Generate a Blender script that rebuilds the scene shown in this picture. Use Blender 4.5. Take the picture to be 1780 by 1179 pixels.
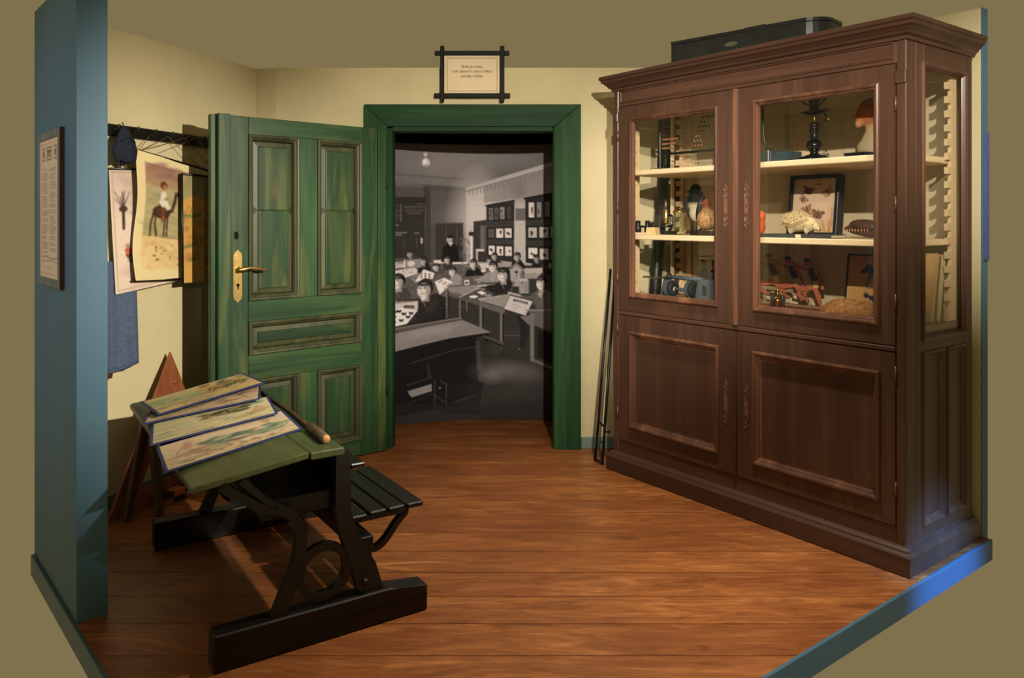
import bpy, bmesh, math, random
import numpy as np
from mathutils import Vector, Matrix, noise as mnoise

for _o in list(bpy.data.objects): bpy.data.objects.remove(_o, do_unlink=True)
random.seed(4); RNG = np.random.default_rng(7)
scene = bpy.context.scene
COL = scene.collection
R = math.radians

# ------------------------------------------------------------------ camera
cam_data = bpy.data.cameras.new('camera')
cam_data.sensor_width = 36.0
cam_data.lens = 1356.0 / 1780.0 * 36.0
cam_data.shift_y = -(589.5 - 380.0) / 1780.0
cam_data.clip_start = 0.05
camera = bpy.data.objects.new('camera', cam_data)
camera.location = (0, 0, 1.43); camera.rotation_euler = (R(90), 0, 0)
COL.objects.link(camera); scene.camera = camera

# ------------------------------------------------------------------ world, exposure, lights
def lin(c):
    c = c / 255.0
    return c / 12.92 if c <= 0.04045 else ((c + 0.055) / 1.055) ** 2.4
def rgb(r, g, b, k=1.0): return (lin(r) * k, lin(g) * k, lin(b) * k, 1.0)

world = bpy.data.worlds.new('hall'); scene.world = world
world.use_nodes = True
bg = world.node_tree.nodes['Background']
bg.inputs['Color'].default_value = rgb(128, 113, 78); bg.inputs['Strength'].default_value = 1.0
vs = scene.view_settings
vs.view_transform = 'Standard'; vs.look = 'None'; vs.exposure = 0.0; vs.gamma = 1.0; vs.use_curve_mapping = False

def spot(name, loc, target, watts, color, size_deg, blend, radius):
    d = bpy.data.lights.new(name, 'SPOT'); d.energy = watts; d.color = color
    d.spot_size = R(size_deg); d.spot_blend = blend; d.shadow_soft_size = radius
    o = bpy.data.objects.new(name, d); o.location = loc
    o.rotation_euler = (Vector(target) - Vector(loc)).to_track_quat('-Z', 'Y').to_euler()
    COL.objects.link(o); return o
WARM = (1.0, 0.90, 0.74)
spot('track_spot_side', (2.05, 0.8, 2.42), (-1.72, 4.05, 1.05), 1150, WARM, 36, 1.0, 0.03)
spot('track_spot_front', (0.5, 0.0, 2.52), (-0.15, 5.2, 1.25), 830, WARM, 42, 1.0, 0.03)
spot('track_spot_cabinet', (0.10, 0.2, 2.9), (1.12, 3.8, 1.68), 760, WARM, 31, 1.0, 0.03)
spot('track_spot_overhead', (0.70, 3.30, 3.3), (0.40, 3.15, 0.0), 380, WARM, 70, 1.0, 0.06)
spot('track_spot_near', (1.5, 0.9, 2.9), (1.15, 2.45, 0.0), 190, WARM, 38, 1.0, 0.05)
spot('track_spot_right', (1.3, 0.4, 2.75), (2.12, 3.5, 1.75), 520, WARM, 28, 1.0, 0.03)
spot('hall_spot', (-3.2, 0.4, 2.6), (-1.8, 3.05, 1.4), 125, (1.0, .95, .92), 40, 1.0, 0.1)
spot('cool_spot', (3.0, 1.7, 2.0), (1.82, 3.18, -0.05), 1300, (0.12, 0.38, 1.0), 16, 1.0, 0.05)

# ------------------------------------------------------------------ node helpers / materials
MATS = {}
class NT:
    def __init__(s, name):
        s.m = bpy.data.materials.new(name); s.m.use_nodes = True
        s.n = s.m.node_tree.nodes; s.l = s.m.node_tree.links
        s.b = s.n['Principled BSDF']
    def add(s, t, **kw):
        x = s.n.new(t)
        for k, v in kw.items(): setattr(x, k, v)
        return x
    def link(s, a, b): s.l.new(a, b)
    def coords(s, scale, rnd=True):
        tc = s.add('ShaderNodeTexCoord'); mp = s.add('ShaderNodeMapping')
        mp.inputs['Scale'].default_value = scale
        s.link(tc.outputs['Object'], mp.inputs['Vector'])
        if rnd:
            oi = s.add('ShaderNodeObjectInfo'); mu = s.add('ShaderNodeMath', operation='MULTIPLY'); mu.inputs[1].default_value = 37.0
            s.link(oi.outputs['Random'], mu.inputs[0])
            ad = s.add('ShaderNodeVectorMath', operation='ADD')
            s.link(mp.outputs[0], ad.inputs[0]); s.link(mu.outputs[0], ad.inputs[1])
            return ad.outputs[0]
        return mp.outputs[0]
    def noise(s, vec, scale, detail=4, rough=0.55, dist=0.0):
        x = s.add('ShaderNodeTexNoise'); x.inputs['Scale'].default_value = scale; x.inputs['Detail'].default_value = detail
        x.inputs['Roughness'].default_value = rough; x.inputs['Distortion'].default_value = dist
        s.link(vec, x.inputs['Vector']); return x.outputs['Fac']
    def ramp(s, fac, stops):
        x = s.add('ShaderNodeValToRGB'); e = x.color_ramp.elements
        while len(e) > 1: e.remove(e[-1])
        e[0].position, e[0].color = stops[0]
        for p, c in stops[1:]:
            k = e.new(p); k.color = c
        s.link(fac, x.inputs['Fac']); return x.outputs['Color']
    def mix(s, fac, a, b, mode='MIX'):
        x = s.add('ShaderNodeMix', data_type='RGBA', blend_type=mode)
        for sock, v in ((x.inputs[0], fac), (x.inputs[6], a), (x.inputs[7], b)):
            if hasattr(v, 'is_linked') or hasattr(v, 'links'): s.link(v, sock)
            else: sock.default_value = v
        return x.outputs[2]
    def bump(s, h, strength=0.2, dist=0.01):
        x = s.add('ShaderNodeBump'); x.inputs['Strength'].default_value = strength; x.inputs['Distance'].default_value = dist
        s.link(h, x.inputs['Height']); s.link(x.outputs[0], s.b.inputs['Normal'])
    def fin(s, rough=0.6, metal=0.0, spec=0.5):
        s.b.inputs['Roughness'].default_value = rough; s.b.inputs['Metallic'].default_value = metal
        s.b.inputs['Specular IOR Level'].default_value = spec
        return s.m

def plain(name, col, rough=0.6, metal=0.0, spec=0.4, var=0.12, scale=18, bump=0.05):
    if name in MATS: return MATS[name]
    t = NT(name); v = t.coords((1, 1, 1)); n = t.noise(v, scale, 5)
    k0, k1 = 1 - var, 1 + var
    t.link(t.ramp(n, [(0.3, (col[0]*k0, col[1]*k0, col[2]*k0, 1)), (0.7, (col[0]*k1, col[1]*k1, col[2]*k1, 1))]), t.b.inputs['Base Color'])
    if bump: t.bump(n, bump, 0.004)
    MATS[name] = t.fin(rough, metal, spec); return MATS[name]

def wood(name, dark, mid, light, axis, k=1.0, rough=0.45, bump=0.15, knots=None, spec=0.4, streak=None, along=0.55, sa=0.8, ka=1.5, fine=0.55):
    if name in MATS: return MATS[name]
    t = NT(name)
    sc = [9.0*k, 9.0*k, 9.0*k]; sc[axis] = along*k
    v = t.coords(sc)
    n1 = t.noise(v, 1.0, 6, 0.6, 0.6)
    col = t.ramp(n1, [(0.28, dark), (0.5, mid), (0.72, light)])
    sc2 = [60.0*k, 60.0*k, 60.0*k]; sc2[axis] = 2.0*k
    n2 = t.noise(t.coords(sc2), 1.0, 3, 0.6)
    col = t.mix(t.ramp(n2, [(0.35, (fine, fine, fine, 1)), (0.7, (0, 0, 0, 1))]), col, dark)
    if streak:
        sc4 = [5.0*k, 5.0*k, 5.0*k]; sc4[axis] = sa*k
        n4 = t.noise(t.coords(sc4), 1.3, 3, 0.5, 1.0)
        col = t.mix(t.ramp(n4, [(0.52, (0, 0, 0, 1)), (0.72, (0.75, 0.75, 0.75, 1))]), col, streak)
    if knots:
        sc3 = [4.2*k, 4.2*k, 4.2*k]; sc3[axis] = ka*k
        vo = t.add('ShaderNodeTexVoronoi'); vo.inputs['Scale'].default_value = 1.0
        t.link(t.coords(sc3), vo.inputs['Vector'])
        col = t.mix(t.ramp(vo.outputs['Distance'], [(0.02, (0.9, 0.9, 0.9, 1)), (0.14, (0, 0, 0, 1))]), col, knots)
    t.link(col, t.b.inputs['Base Color'])
    t.bump(n2, bump, 0.003)
    MATS[name] = t.fin(rough, 0, spec); return MATS[name]

def colattr(name='print', rough=0.6, spec=0.3):
    if name in MATS: return MATS[name]
    t = NT(name); a = t.add('ShaderNodeVertexColor'); a.layer_name = 'Col'
    t.link(a.outputs['Color'], t.b.inputs['Base Color'])
    MATS[name] = t.fin(rough, 0, spec); return MATS[name]

def glassmat(name, tint=(1, 1, 1, 1), rough=0.0, fac_min=0.04):
    """thin glass: clear transmission plus a fresnel gloss"""
    if name in MATS: return MATS[name]
    t = NT(name); t.n.remove(t.b)
    out = t.n['Material Output']
    tr = t.add('ShaderNodeBsdfTransparent'); tr.inputs['Color'].default_value = tint
    gl = t.add('ShaderNodeBsdfGlossy'); gl.inputs['Roughness'].default_value = rough
    fr = t.add('ShaderNodeFresnel'); ge = t.add('ShaderNodeNewGeometry'); mr = t.add('ShaderNodeMapRange')
    mr.inputs['To Min'].default_value = 1.45; mr.inputs['To Max'].default_value = 1 / 1.45     # same gloss on both sides of the thin pane
    t.link(ge.outputs['Backfacing'], mr.inputs['Value']); t.link(mr.outputs[0], fr.inputs['IOR'])
    mx = t.add('ShaderNodeMixShader')
    t.link(fr.outputs[0], mx.inputs[0]); t.link(tr.outputs[0], mx.inputs[1]); t.link(gl.outputs[0], mx.inputs[2])
    t.link(mx.outputs[0], out.inputs['Surface'])
    MATS[name] = t.m; return t.m

# palette
M_cream = None
def cream_wall():
    t = NT('cream_wall_paint')
    n = t.noise(t.coords((1, 1, 1), False), 1.6, 5, 0.6); n2 = t.noise(t.coords((1, 1, 1), False), 60, 3)
    t.link(t.ramp(n, [(0.3, rgb(198, 186, 146)), (0.7, rgb(214, 202, 162))]), t.b.inputs['Base Color'])
    t.bump(n2, 0.06, 0.003); return t.fin(0.85, 0, 0.2)
M_cream = cream_wall()
M_blue = plain('blue_wall_paint', rgb(79, 116, 140), 0.55, 0, 0.35, 0.04, 3, 0.02)
M_kerb = plain('blue_kerb_paint', rgb(64, 100, 124), 0.4, 0, 0.5, 0.06, 5, 0.02)
M_base = plain('grey_green_baseboard', rgb(112, 132, 122), 0.55, 0, 0.4, 0.06, 5, 0.02)
M_black = plain('black_iron', rgb(20, 18, 17), 0.42, 0.0, 0.5, 0.25, 30, 0.08)
M_blackwood = wood('black_stained_wood', rgb(12, 10, 9), rgb(20, 17, 15), rgb(32, 27, 23), 0, 1.0, 0.36, 0.2)
M_blackwood_y = wood('black_stained_wood_cross', rgb(12, 10, 9), rgb(20, 17, 15), rgb(32, 27, 23), 1, 1.0, 0.33, 0.2)
M_black_matte = plain('matt_black', rgb(26, 22, 20), 0.9, 0, 0.1, 0.1, 8, 0)
CABC = (rgb(66, 45, 36), rgb(82, 57, 45), rgb(98, 69, 54))
M_cab_z = wood('stained_cabinet_wood_upright', *CABC, 2, 0.8, 0.36, 0.12)
M_cab_x = wood('stained_cabinet_wood_level', *CABC, 0, 0.8, 0.36, 0.12)
M_cab_y = wood('stained_cabinet_wood_deep', *CABC, 1, 0.8, 0.36, 0.12)
M_cab_mould = wood('worn_cabinet_moulding', rgb(70, 46, 36), rgb(98, 66, 50), rgb(146, 100, 74), 2, 0.9, 0.32, 0.1)
GRN = (rgb(26, 50, 32), rgb(44, 78, 46), rgb(72, 102, 58))
M_green_z = wood('green_stained_wood_upright', *GRN, 2, 1.0, 0.42, 0.15, rgb(36, 48, 30), streak=rgb(98, 108, 60))
M_green_x = wood('green_stained_wood_level', *GRN, 0, 1.0, 0.42, 0.15, rgb(36, 48, 30), streak=rgb(80, 96, 58))
M_green_panel = wood('green_panel_wood', rgb(28, 50, 32), rgb(42, 70, 42), rgb(68, 90, 50), 2, 1.2, 0.4, 0.12, rgb(84, 74, 40), streak=rgb(92, 98, 54))
M_green_panel_x = wood('green_panel_wood_level', rgb(28, 50, 32), rgb(42, 70, 42), rgb(66, 88, 48), 0, 1.2, 0.4, 0.12, rgb(84, 74, 40), streak=rgb(92, 98, 54))
M_green_mould = wood('brown_green_moulding', rgb(44, 48, 34), rgb(72, 78, 50), rgb(98, 94, 62), 2, 1.0, 0.45, 0.15)
M_green_cas = wood('green_casing_wood', rgb(22, 48, 28), rgb(34, 70, 40), rgb(54, 92, 52), 2, 0.9, 0.6, 0.15, rgb(24, 38, 26), spec=0.15)
M_green_cas_x = wood('green_casing_wood_level', rgb(22, 48, 28), rgb(34, 70, 40), rgb(54, 92, 52), 0, 0.9, 0.6, 0.15, rgb(24, 38, 26), spec=0.15)
M_green_desk = wood('green_painted_desk_top', rgb(58, 68, 40), rgb(80, 92, 54), rgb(98, 108, 66), 1, 0.9, 0.42, 0.2, streak=rgb(108, 108, 64))
def floor_mat():
    t = NT('stained_pine_floor')
    n1 = t.noise(t.coords((2.6, 13, 1)), 1.0, 9, 0.68, 1.6); n2 = t.noise(t.coords((9, 70, 1)), 1.0, 4, 0.6, 0.5); n3 = t.noise(t.coords((1.1, 3.2, 1)), 1.0, 3, 0.5, 0.8)
    col = t.ramp(n1, [(0.30, rgb(104, 58, 28)), (0.44, rgb(146, 88, 44)), (0.56, rgb(164, 102, 54)), (0.72, rgb(202, 138, 80))])
    col = t.mix(t.ramp(n3, [(0.40, (.55, .55, .55, 1)), (0.62, (0, 0, 0, 1))]), col, rgb(112, 60, 30))
    col = t.mix(t.ramp(n2, [(0.34, (.45, .45, .45, 1)), (0.6, (0, 0, 0, 1))]), col, rgb(100, 50, 24))
    v = t.coords((1.9, 5.2, 1)); wob = t.add('ShaderNodeTexNoise'); wob.inputs['Scale'].default_value = 3.0; t.link(v, wob.inputs['Vector'])
    ad = t.add('ShaderNodeVectorMath', operation='MULTIPLY_ADD'); ad.inputs[1].default_value = (.35, .35, .35); t.link(wob.outputs['Color'], ad.inputs[0]); t.link(v, ad.inputs[2])
    vo = t.add('ShaderNodeTexVoronoi'); vo.inputs['Scale'].default_value = 1.0; t.link(ad.outputs[0], vo.inputs['Vector'])
    col = t.mix(t.ramp(vo.outputs['Distance'], [(0.0, (.75, .75, .75, 1)), (0.035, (.55, .55, .55, 1)), (0.055, (.1, .1, .1, 1)), (0.075, (.5, .5, .5, 1)), (0.12, (0, 0, 0, 1))]), col, rgb(72, 34, 18))
    t.link(col, t.b.inputs['Base Color']); t.bump(n2, 0.1, 0.003); return t.fin(0.4, 0, 0.4)
M_floor = floor_mat()
M_subfloor = plain('dark_subfloor', rgb(40, 24, 14), 0.9, 0, 0.1)
M_brass = plain('brass', rgb(206, 176, 112), 0.34, 1.0, 0.5, 0.15, 60, 0.05)
M_copper = plain('copper', rgb(216, 128, 70), 0.3, 1.0, 0.5, 0.1, 60, 0.02)
M_steel = plain('dull_steel', rgb(170, 165, 155), 0.35, 1.0, 0.5, 0.2, 60, 0.05)
M_bronze = plain('bronzed_escutcheon', rgb(122, 84, 64), 0.5, 0.2, 0.5, 0.15, 60, 0.05)
M_shelf = wood('pale_shelf_wood', rgb(226, 198, 152), rgb(240, 216, 174), rgb(246, 226, 188), 0, 1.0, 0.5, 0.06)
M_pale_rail = wood('pale_rail_wood', rgb(206, 178, 134), rgb(226, 202, 160), rgb(236, 214, 176), 2, 1.0, 0.55, 0.06)
M_back = wood('grey_beige_back_board', rgb(188, 174, 140), rgb(202, 188, 152), rgb(212, 198, 164), 2, 0.6, 0.7, 0.05)
M_redwood = wood('reddish_wood', rgb(112, 60, 36), rgb(146, 84, 52), rgb(168, 104, 66), 2, 1.0, 0.45, 0.1)
M_brownwood = wood('dark_brown_wood', rgb(56, 34, 22), rgb(86, 54, 34), rgb(106, 70, 46), 2, 1.0, 0.5, 0.1)
M_orangewood = plain('orange_lacquer', rgb(190, 104, 46), 0.4)
M_navyedge = plain('navy_board_edge', rgb(48, 58, 110), 0.6, 0, 0.3, 0.1)
M_navy = plain('navy_cloth', rgb(38, 42, 54), 0.95, 0, 0.1, 0.25, 90, 0.3)
M_denim = plain('faded_denim', rgb(82, 96, 122), 0.95, 0, 0.1, 0.18, 60, 0.3)
M_greywood = wood('grey_weathered_frame', rgb(96, 104, 104), rgb(122, 130, 128), rgb(142, 146, 140), 2, 1.0, 0.6, 0.1)
M_glass = glassmat('window_glass')
M_paper = plain('old_paper', rgb(226, 206, 172), 0.8, 0, 0.2, 0.05, 6, 0)
M_ink = plain('brown_black_ink', rgb(44, 34, 26), 0.8, 0, 0.1, 0.05, 6, 0)
M_print = colattr()
M_canvas = colattr('print_matt', 0.9, 0.1)

# ------------------------------------------------------------------ mesh helpers
def link(name, me, m, parent=None, loc=None, rot=None, smooth=False):
    o = bpy.data.objects.new(name, me); COL.objects.link(o)
    if m is not None:
        me.materials.clear(); me.materials.append(m)
    if parent is not None: o.parent = parent
    if loc is not None: o.location = loc
    if rot is not None: o.rotation_euler = rot
    if smooth:
        me.polygons.foreach_set('use_smooth', [True] * len(me.polygons))
    return o
def bmobj(name, bm, m, parent=None, smooth=False, **kw):
    me = bpy.data.meshes.new(name); bmesh.ops.recalc_face_normals(bm, faces=bm.faces); bm.to_mesh(me); bm.free()
    return link(name, me, m, parent, smooth=smooth, **kw)
def tag(o, label, cat=None, group=None, kind=None):
    o['label'] = label
    if cat: o['category'] = cat
    if group: o['group'] = group
    if kind: o['kind'] = kind
    return o
def thing(name, label, cat, loc=(0, 0, 0), rz=0.0, group=None, kind=None):
    o = bpy.data.objects.new(name, None); COL.objects.link(o)
    o.location = loc; o.rotation_euler = (0, 0, rz); o.empty_display_size = 0.05
    return tag(o, label, cat, group, kind)

def box(bm, x0, x1, y0, y1, z0, z1, bev=0.0, mat=None):
    vs_ = [bm.verts.new((x, y, z)) for x in (x0, x1) for y in (y0, y1) for z in (z0, z1)]
    idx = [(0, 1, 3, 2), (4, 6, 7, 5), (0, 4, 5, 1), (2, 3, 7, 6), (0, 2, 6, 4), (1, 5, 7, 3)]
    fs = [bm.faces.new([vs_[i] for i in f]) for f in idx]
    if bev > 0:
        es = list({e for f in fs for e in f.edges})
        bmesh.ops.bevel(bm, geom=es, offset=bev, segments=1, affect='EDGES', profile=0.5)
    elif mat is not None:
        for v in vs_: v.co = mat @ v.co
    return vs_
def boxobj(name, dims, m, parent=None, bev=0.003, **kw):
    bm = bmesh.new(); box(bm, *dims, bev=bev); return bmobj(name, bm, m, parent, **kw)
def prism(bm, poly, z0, z1):
    """poly in xy, extruded in z"""
    a = [bm.verts.new((x, y, z0)) for x, y in poly]; b = [bm.verts.new((x, y, z1)) for x, y in poly]
    bm.faces.new(a[::-1]); bm.faces.new(b); n = len(poly)
    for i in range(n): bm.faces.new((a[i], a[(i+1) % n], b[(i+1) % n], b[i]))
def slab(bm, poly, o, ex, ey, en, t, hole=None):
    """outline in the (ex,ey) plane, thickness t along en; optional hole with as many points as the outline"""
    o, ex, ey, en = map(Vector, (o, ex, ey, en))
    P = lambda q, h: o + ex*q[0] + ey*q[1] + en*h
    n = len(poly)
    a = [bm.verts.new(P(q, 0)) for q in poly]; b = [bm.verts.new(P(q, t)) for q in poly]
    for i in range(n): bm.faces.new((a[i], a[(i+1) % n], b[(i+1) % n], b[i]))
    if hole is None:
        bm.faces.new(a[::-1]); bm.faces.new(b)
    else:
        c = [bm.verts.new(P(q, 0)) for q in hole]; d = [bm.verts.new(P(q, t)) for q in hole]
        for i in range(n):
            j = (i+1) % n
            bm.faces.new((c[j], c[i], d[i], d[j])); bm.faces.new((a[i], c[i], c[j], a[j])); bm.faces.new((b[i], b[j], d[j], d[i]))
def sweep_rect(bm, prof, rect, o, ex, ez, en):
    """mitred moulding: prof = [(inset, height)], rect=(x0,x1,z0,z1)"""
    o, ex, ez, en = map(Vector, (o, ex, ez, en)); x0, x1, z0, z1 = rect
    loops = []
    for d, h in prof:
        loops.append([bm.verts.new(o + ex*x + ez*z + en*h) for x, z in ((x0+d, z0+d), (x1-d, z0+d), (x1-d, z1-d), (x0+d, z1-d))])
    for A, B in zip(loops, loops[1:]):
        for i in range(4):
            j = (i+1) % 4; bm.faces.new((A[i], A[j], B[j], B[i]))
def sweep_u(bm, prof, x0, x1, yf, yb):
    """moulding round left side, front and right side; prof=[(overhang, z)] closed top to bottom"""
    loops = []
    for d, z in prof:
        loops.append([bm.verts.new(p) for p in ((x0-d, yb, z), (x0-d, yf-d, z), (x1+d, yf-d, z), (x1+d, yb, z))])
    for A, B in zip(loops, loops[1:]):
        for i in range(3): bm.faces.new((A[i], A[i+1], B[i+1], B[i]))
    for L_ in (loops[0], loops[-1]): bm.faces.new(L_)
    bm.faces.new([L_[0] for L_ in loops] + [L_[3] for L_ in loops[::-1]])
def tube(bm, path, rad, seg=8, cap=True):
    path = [Vector(p) for p in path]; n = len(path)
    rads = rad if isinstance(rad, (list, tuple)) else [rad]*n
    rings = []; up = Vector((0, 0, 1))
    for i, p in enumerate(path):
        t = (path[min(i+1, n-1)] - path[max(i-1, 0)]).normalized()
        a = t.cross(up)
        if a.length < 1e-3: a = t.cross(Vector((1, 0, 0)))
        a.normalize(); b = t.cross(a).normalized()
        rings.append([bm.verts.new(p + (a*math.cos(k*2*math.pi/seg) + b*math.sin(k*2*math.pi/seg))*rads[i]) for k in range(seg)])
    for A, B in zip(rings, rings[1:]):
        for k in range(seg): bm.faces.new((A[k], A[(k+1) % seg], B[(k+1) % seg], B[k]))
    if cap: bm.faces.new(rings[0][::-1]); bm.faces.new(rings[-1])
def tubeobj(name, path, rad, m, parent=None, seg=8, **kw):
    bm = bmesh.new(); tube(bm, path, rad, seg); return bmobj(name, bm, m, parent, smooth=True, **kw)
def lathe(bm, prof, seg=20, o=(0, 0, 0), M=None):
    rings = []
    for r, z in prof:
        rings.append([bm.verts.new((o[0]+r*math.cos(k*2*math.pi/seg), o[1]+r*math.sin(k*2*math.pi/seg), o[2]+z)) for k in range(seg)])
    for A, B in zip(rings, rings[1:]):
        for k in range(seg): bm.faces.new((A[k], A[(k+1) % seg], B[(k+1) % seg], B[k]))
    bm.faces.new(rings[0][::-1]); bm.faces.new(rings[-1])
    if M is not None:
        for r_ in rings:
            for v in r_: v.co = M @ v.co
def latheobj(name, prof, m, parent=None, seg=20, o=(0, 0, 0), M=None, smooth=True, **kw):
    bm = bmesh.new(); lathe(bm, prof, seg, o, M); ob = bmobj(name, bm, m, parent, smooth=smooth, **kw)
    return ob
def ellip(bm, c, r, M=None, seg=14, rings=9):
    ret = bmesh.ops.create_uvsphere(bm, u_segments=seg, v_segments=rings, radius=1.0)
    for v in ret['verts']:
        p = Vector((v.co.x*r[0], v.co.y*r[1], v.co.z*r[2]))
        if M is not None: p = M @ p
        v.co = p + Vector(c)
def fuse(name, bm, voxel, m, parent=None, smooth_it=4):
    """melt overlapping lumps into one continuous surface"""
    me = bpy.data.meshes.new('tmp'); bm.to_mesh(me); bm.free()
    o = bpy.data.objects.new('tmp', me); COL.objects.link(o)
    md = o.modifiers.new('r', 'REMESH'); md.mode = 'VOXEL'; md.voxel_size = voxel
    sm = o.modifiers.new('s', 'SMOOTH'); sm.factor = 0.5; sm.iterations = smooth_it
    dg = bpy.context.evaluated_depsgraph_get(); me2 = bpy.data.meshes.new_from_object(o.evaluated_get(dg))
    bpy.data.objects.remove(o, do_unlink=True); bpy.data.meshes.remove(me); me2.name = name
    return link(name, me2, m, parent, smooth=True)
def ribbon(bm, pts, widths, t0, t1, axis_map):
    """flat iron bar: centre line pts in 2D with width, thickness t0..t1 on the third axis"""
    n = len(pts); L_, R_ = [], []
    for i in range(n):
        a = Vector(pts[max(i-1, 0)]); b = Vector(pts[min(i+1, n-1)]); t = (b-a).normalized(); nn = Vector((-t.y, t.x))
        w = widths[i] if isinstance(widths, (list, tuple)) else widths
        c = Vector(pts[i]); L_.append(c+nn*w/2); R_.append(c-nn*w/2)
    q = []
    for P_ in (L_, R_):
        for t in (t0, t1): q.append([bm.verts.new(axis_map(p.x, p.y, t)) for p in P_])
    l0, l1, r0, r1 = q
    for i in range(n-1):
        for A, B in ((l0, l1), (l1, r1), (r1, r0), (r0, l0)): bm.faces.new((A[i], A[i+1], B[i+1], B[i]))
    bm.faces.new((l0[0], l1[0], r1[0], r0[0])); bm.faces.new((l0[-1], r0[-1], r1[-1], l1[-1]))
def smooth_path(pts, k=6):
    """Catmull-Rom through the points"""
    P = [Vector(p) for p in pts]; out = []
    for i in range(len(P)-1):
        p0, p1, p2, p3 = P[max(i-1, 0)], P[i], P[i+1], P[min(i+2, len(P)-1)]
        for j in range(k):
            t = j/k
            out.append(0.5*((2*p1) + (p2-p0)*t + (2*p0-5*p1+4*p2-p3)*t*t + (3*p1-p0-3*p2+p3)*t**3))
    out.append(P[-1]); return out

# ------------------------------------------------------------------ painter for flat prints
class Canvas:
    """small raster that is laid as vertex colours on the print it belongs to"""
    def __init__(s, w, h, col):
        s.w, s.h = w, h; s.a = np.empty((h, w, 3), np.float32); s.a[:] = col
        s.yy, s.xx = np.mgrid[0:h, 0:w].astype(np.float32) + 0.5
    def _c(s, c): return np.array(c if hasattr(c, '__len__') else (c, c, c), np.float32)
    def _blend(s, sl, m, c, al): s.a[sl] = s.a[sl]*(1-(m*al)[..., None]) + s._c(c)*(m*al)[..., None]
    def _box(s, x0, x1, y0, y1):
        return (slice(max(0, int(y0)-1), max(0, min(s.h, int(y1)+2))), slice(max(0, int(x0)-1), max(0, min(s.w, int(x1)+2))))
    def poly(s, pts, c, al=1.0):
        p = np.array(pts, np.float32); sl = s._box(p[:, 0].min(), p[:, 0].max(), p[:, 1].min(), p[:, 1].max())
        acc = 0
        for dx, dy in ((-.25, -.25), (.25, -.25), (-.25, .25), (.25, .25)):
            X = s.xx[sl]+dx; Y = s.yy[sl]+dy; ins = np.zeros(X.shape, bool); j = len(p)-1
            for i in range(len(p)):
                xi, yi = p[i]; xj, yj = p[j]
                if yi != yj: ins ^= ((yi > Y) != (yj > Y)) & (X < (xj-xi)*(Y-yi)/(yj-yi)+xi)
                j = i
            acc = acc + ins.astype(np.float32)
        s._blend(sl, acc/4, c, al)
    def rect(s, x0, y0, x1, y1, c, al=1.0): s.poly([(x0, y0), (x1, y0), (x1, y1), (x0, y1)], c, al)
    def ell(s, cx, cy, rx, ry, c, al=1.0, rot=0.0, soft=0.0):
        r = max(rx, ry)*1.6+1; sl = s._box(cx-r, cx+r, cy-r, cy+r); X = s.xx[sl]-cx; Y = s.yy[sl]-cy
        ca, sa = math.cos(rot), math.sin(rot); u_ = (X*ca+Y*sa)/rx; v_ = (-X*sa+Y*ca)/ry
        d = np.sqrt(u_*u_+v_*v_); e = soft if soft > 0 else 0.7/min(rx, ry)
        s._blend(sl, np.clip((1-d)/e+0.5, 0, 1) if soft <= 0 else np.clip((1+e/2-d)/e, 0, 1), c, al)
    def line(s, pts, w, c, al=1.0):
        for (x0, y0), (x1, y1) in zip(pts, pts[1:]):
            sl = s._box(min(x0, x1)-w, max(x0, x1)+w, min(y0, y1)-w, max(y0, y1)+w)
            X = s.xx[sl]; Y = s.yy[sl]; dx, dy = x1-x0, y1-y0; L2 = dx*dx+dy*dy+1e-9
            t = np.clip(((X-x0)*dx+(Y-y0)*dy)/L2, 0, 1); d = np.hypot(X-x0-t*dx, Y-y0-t*dy)
            s._blend(sl, np.clip(w/2+0.5-d, 0, 1), c, al)
    def grad(s, x0, y0, x1, y1, c0, c1, horiz=False, al=1.0):
        sl = s._box(x0, x1, y0, y1)
        t = np.clip(((s.xx[sl]-x0)/(x1-x0)) if horiz else ((s.yy[sl]-y0)/(y1-y0)), 0, 1)[..., None]
        m = ((s.xx[sl] >= x0) & (s.xx[sl] <= x1) & (s.yy[sl] >= y0) & (s.yy[sl] <= y1)).astype(np.float32)[..., None]*al
        s.a[sl] = s.a[sl]*(1-m) + (s._c(c0)*(1-t)+s._c(c1)*t)*m
    def blotch(s, n, box_, cols, rmin, rmax, al=0.4, squash=0.5, rot=0.0):
        for _ in range(n):
            x = random.uniform(box_[0], box_[2]); y = random.uniform(box_[1], box_[3]); r = random.uniform(rmin, rmax)
            s.ell(x, y, r, max(0.6, r*squash), random.choice(cols), al*random.uniform(.5, 1), rot+random.uniform(-.5, .5), soft=0.8)
    def noise(s, amp): s.a += RNG.normal(0, amp, (s.h, s.w, 1)).astype(np.float32)
    def blur(s, it=1):
        for _ in range(it):
            p = np.pad(s.a, ((1, 1), (1, 1), (0, 0)), 'edge')
            s.a = (p[:-2, 1:-1]+p[2:, 1:-1]+p[1:-1, :-2]+p[1:-1, 2:]+p[1:-1, 1:-1]*2)/6
    def linear(s):
        c = np.clip(s.a, 0, 255)/255.0
        return np.where(c <= 0.04045, c/12.92, ((c+0.055)/1.055)**2.4)

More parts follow.
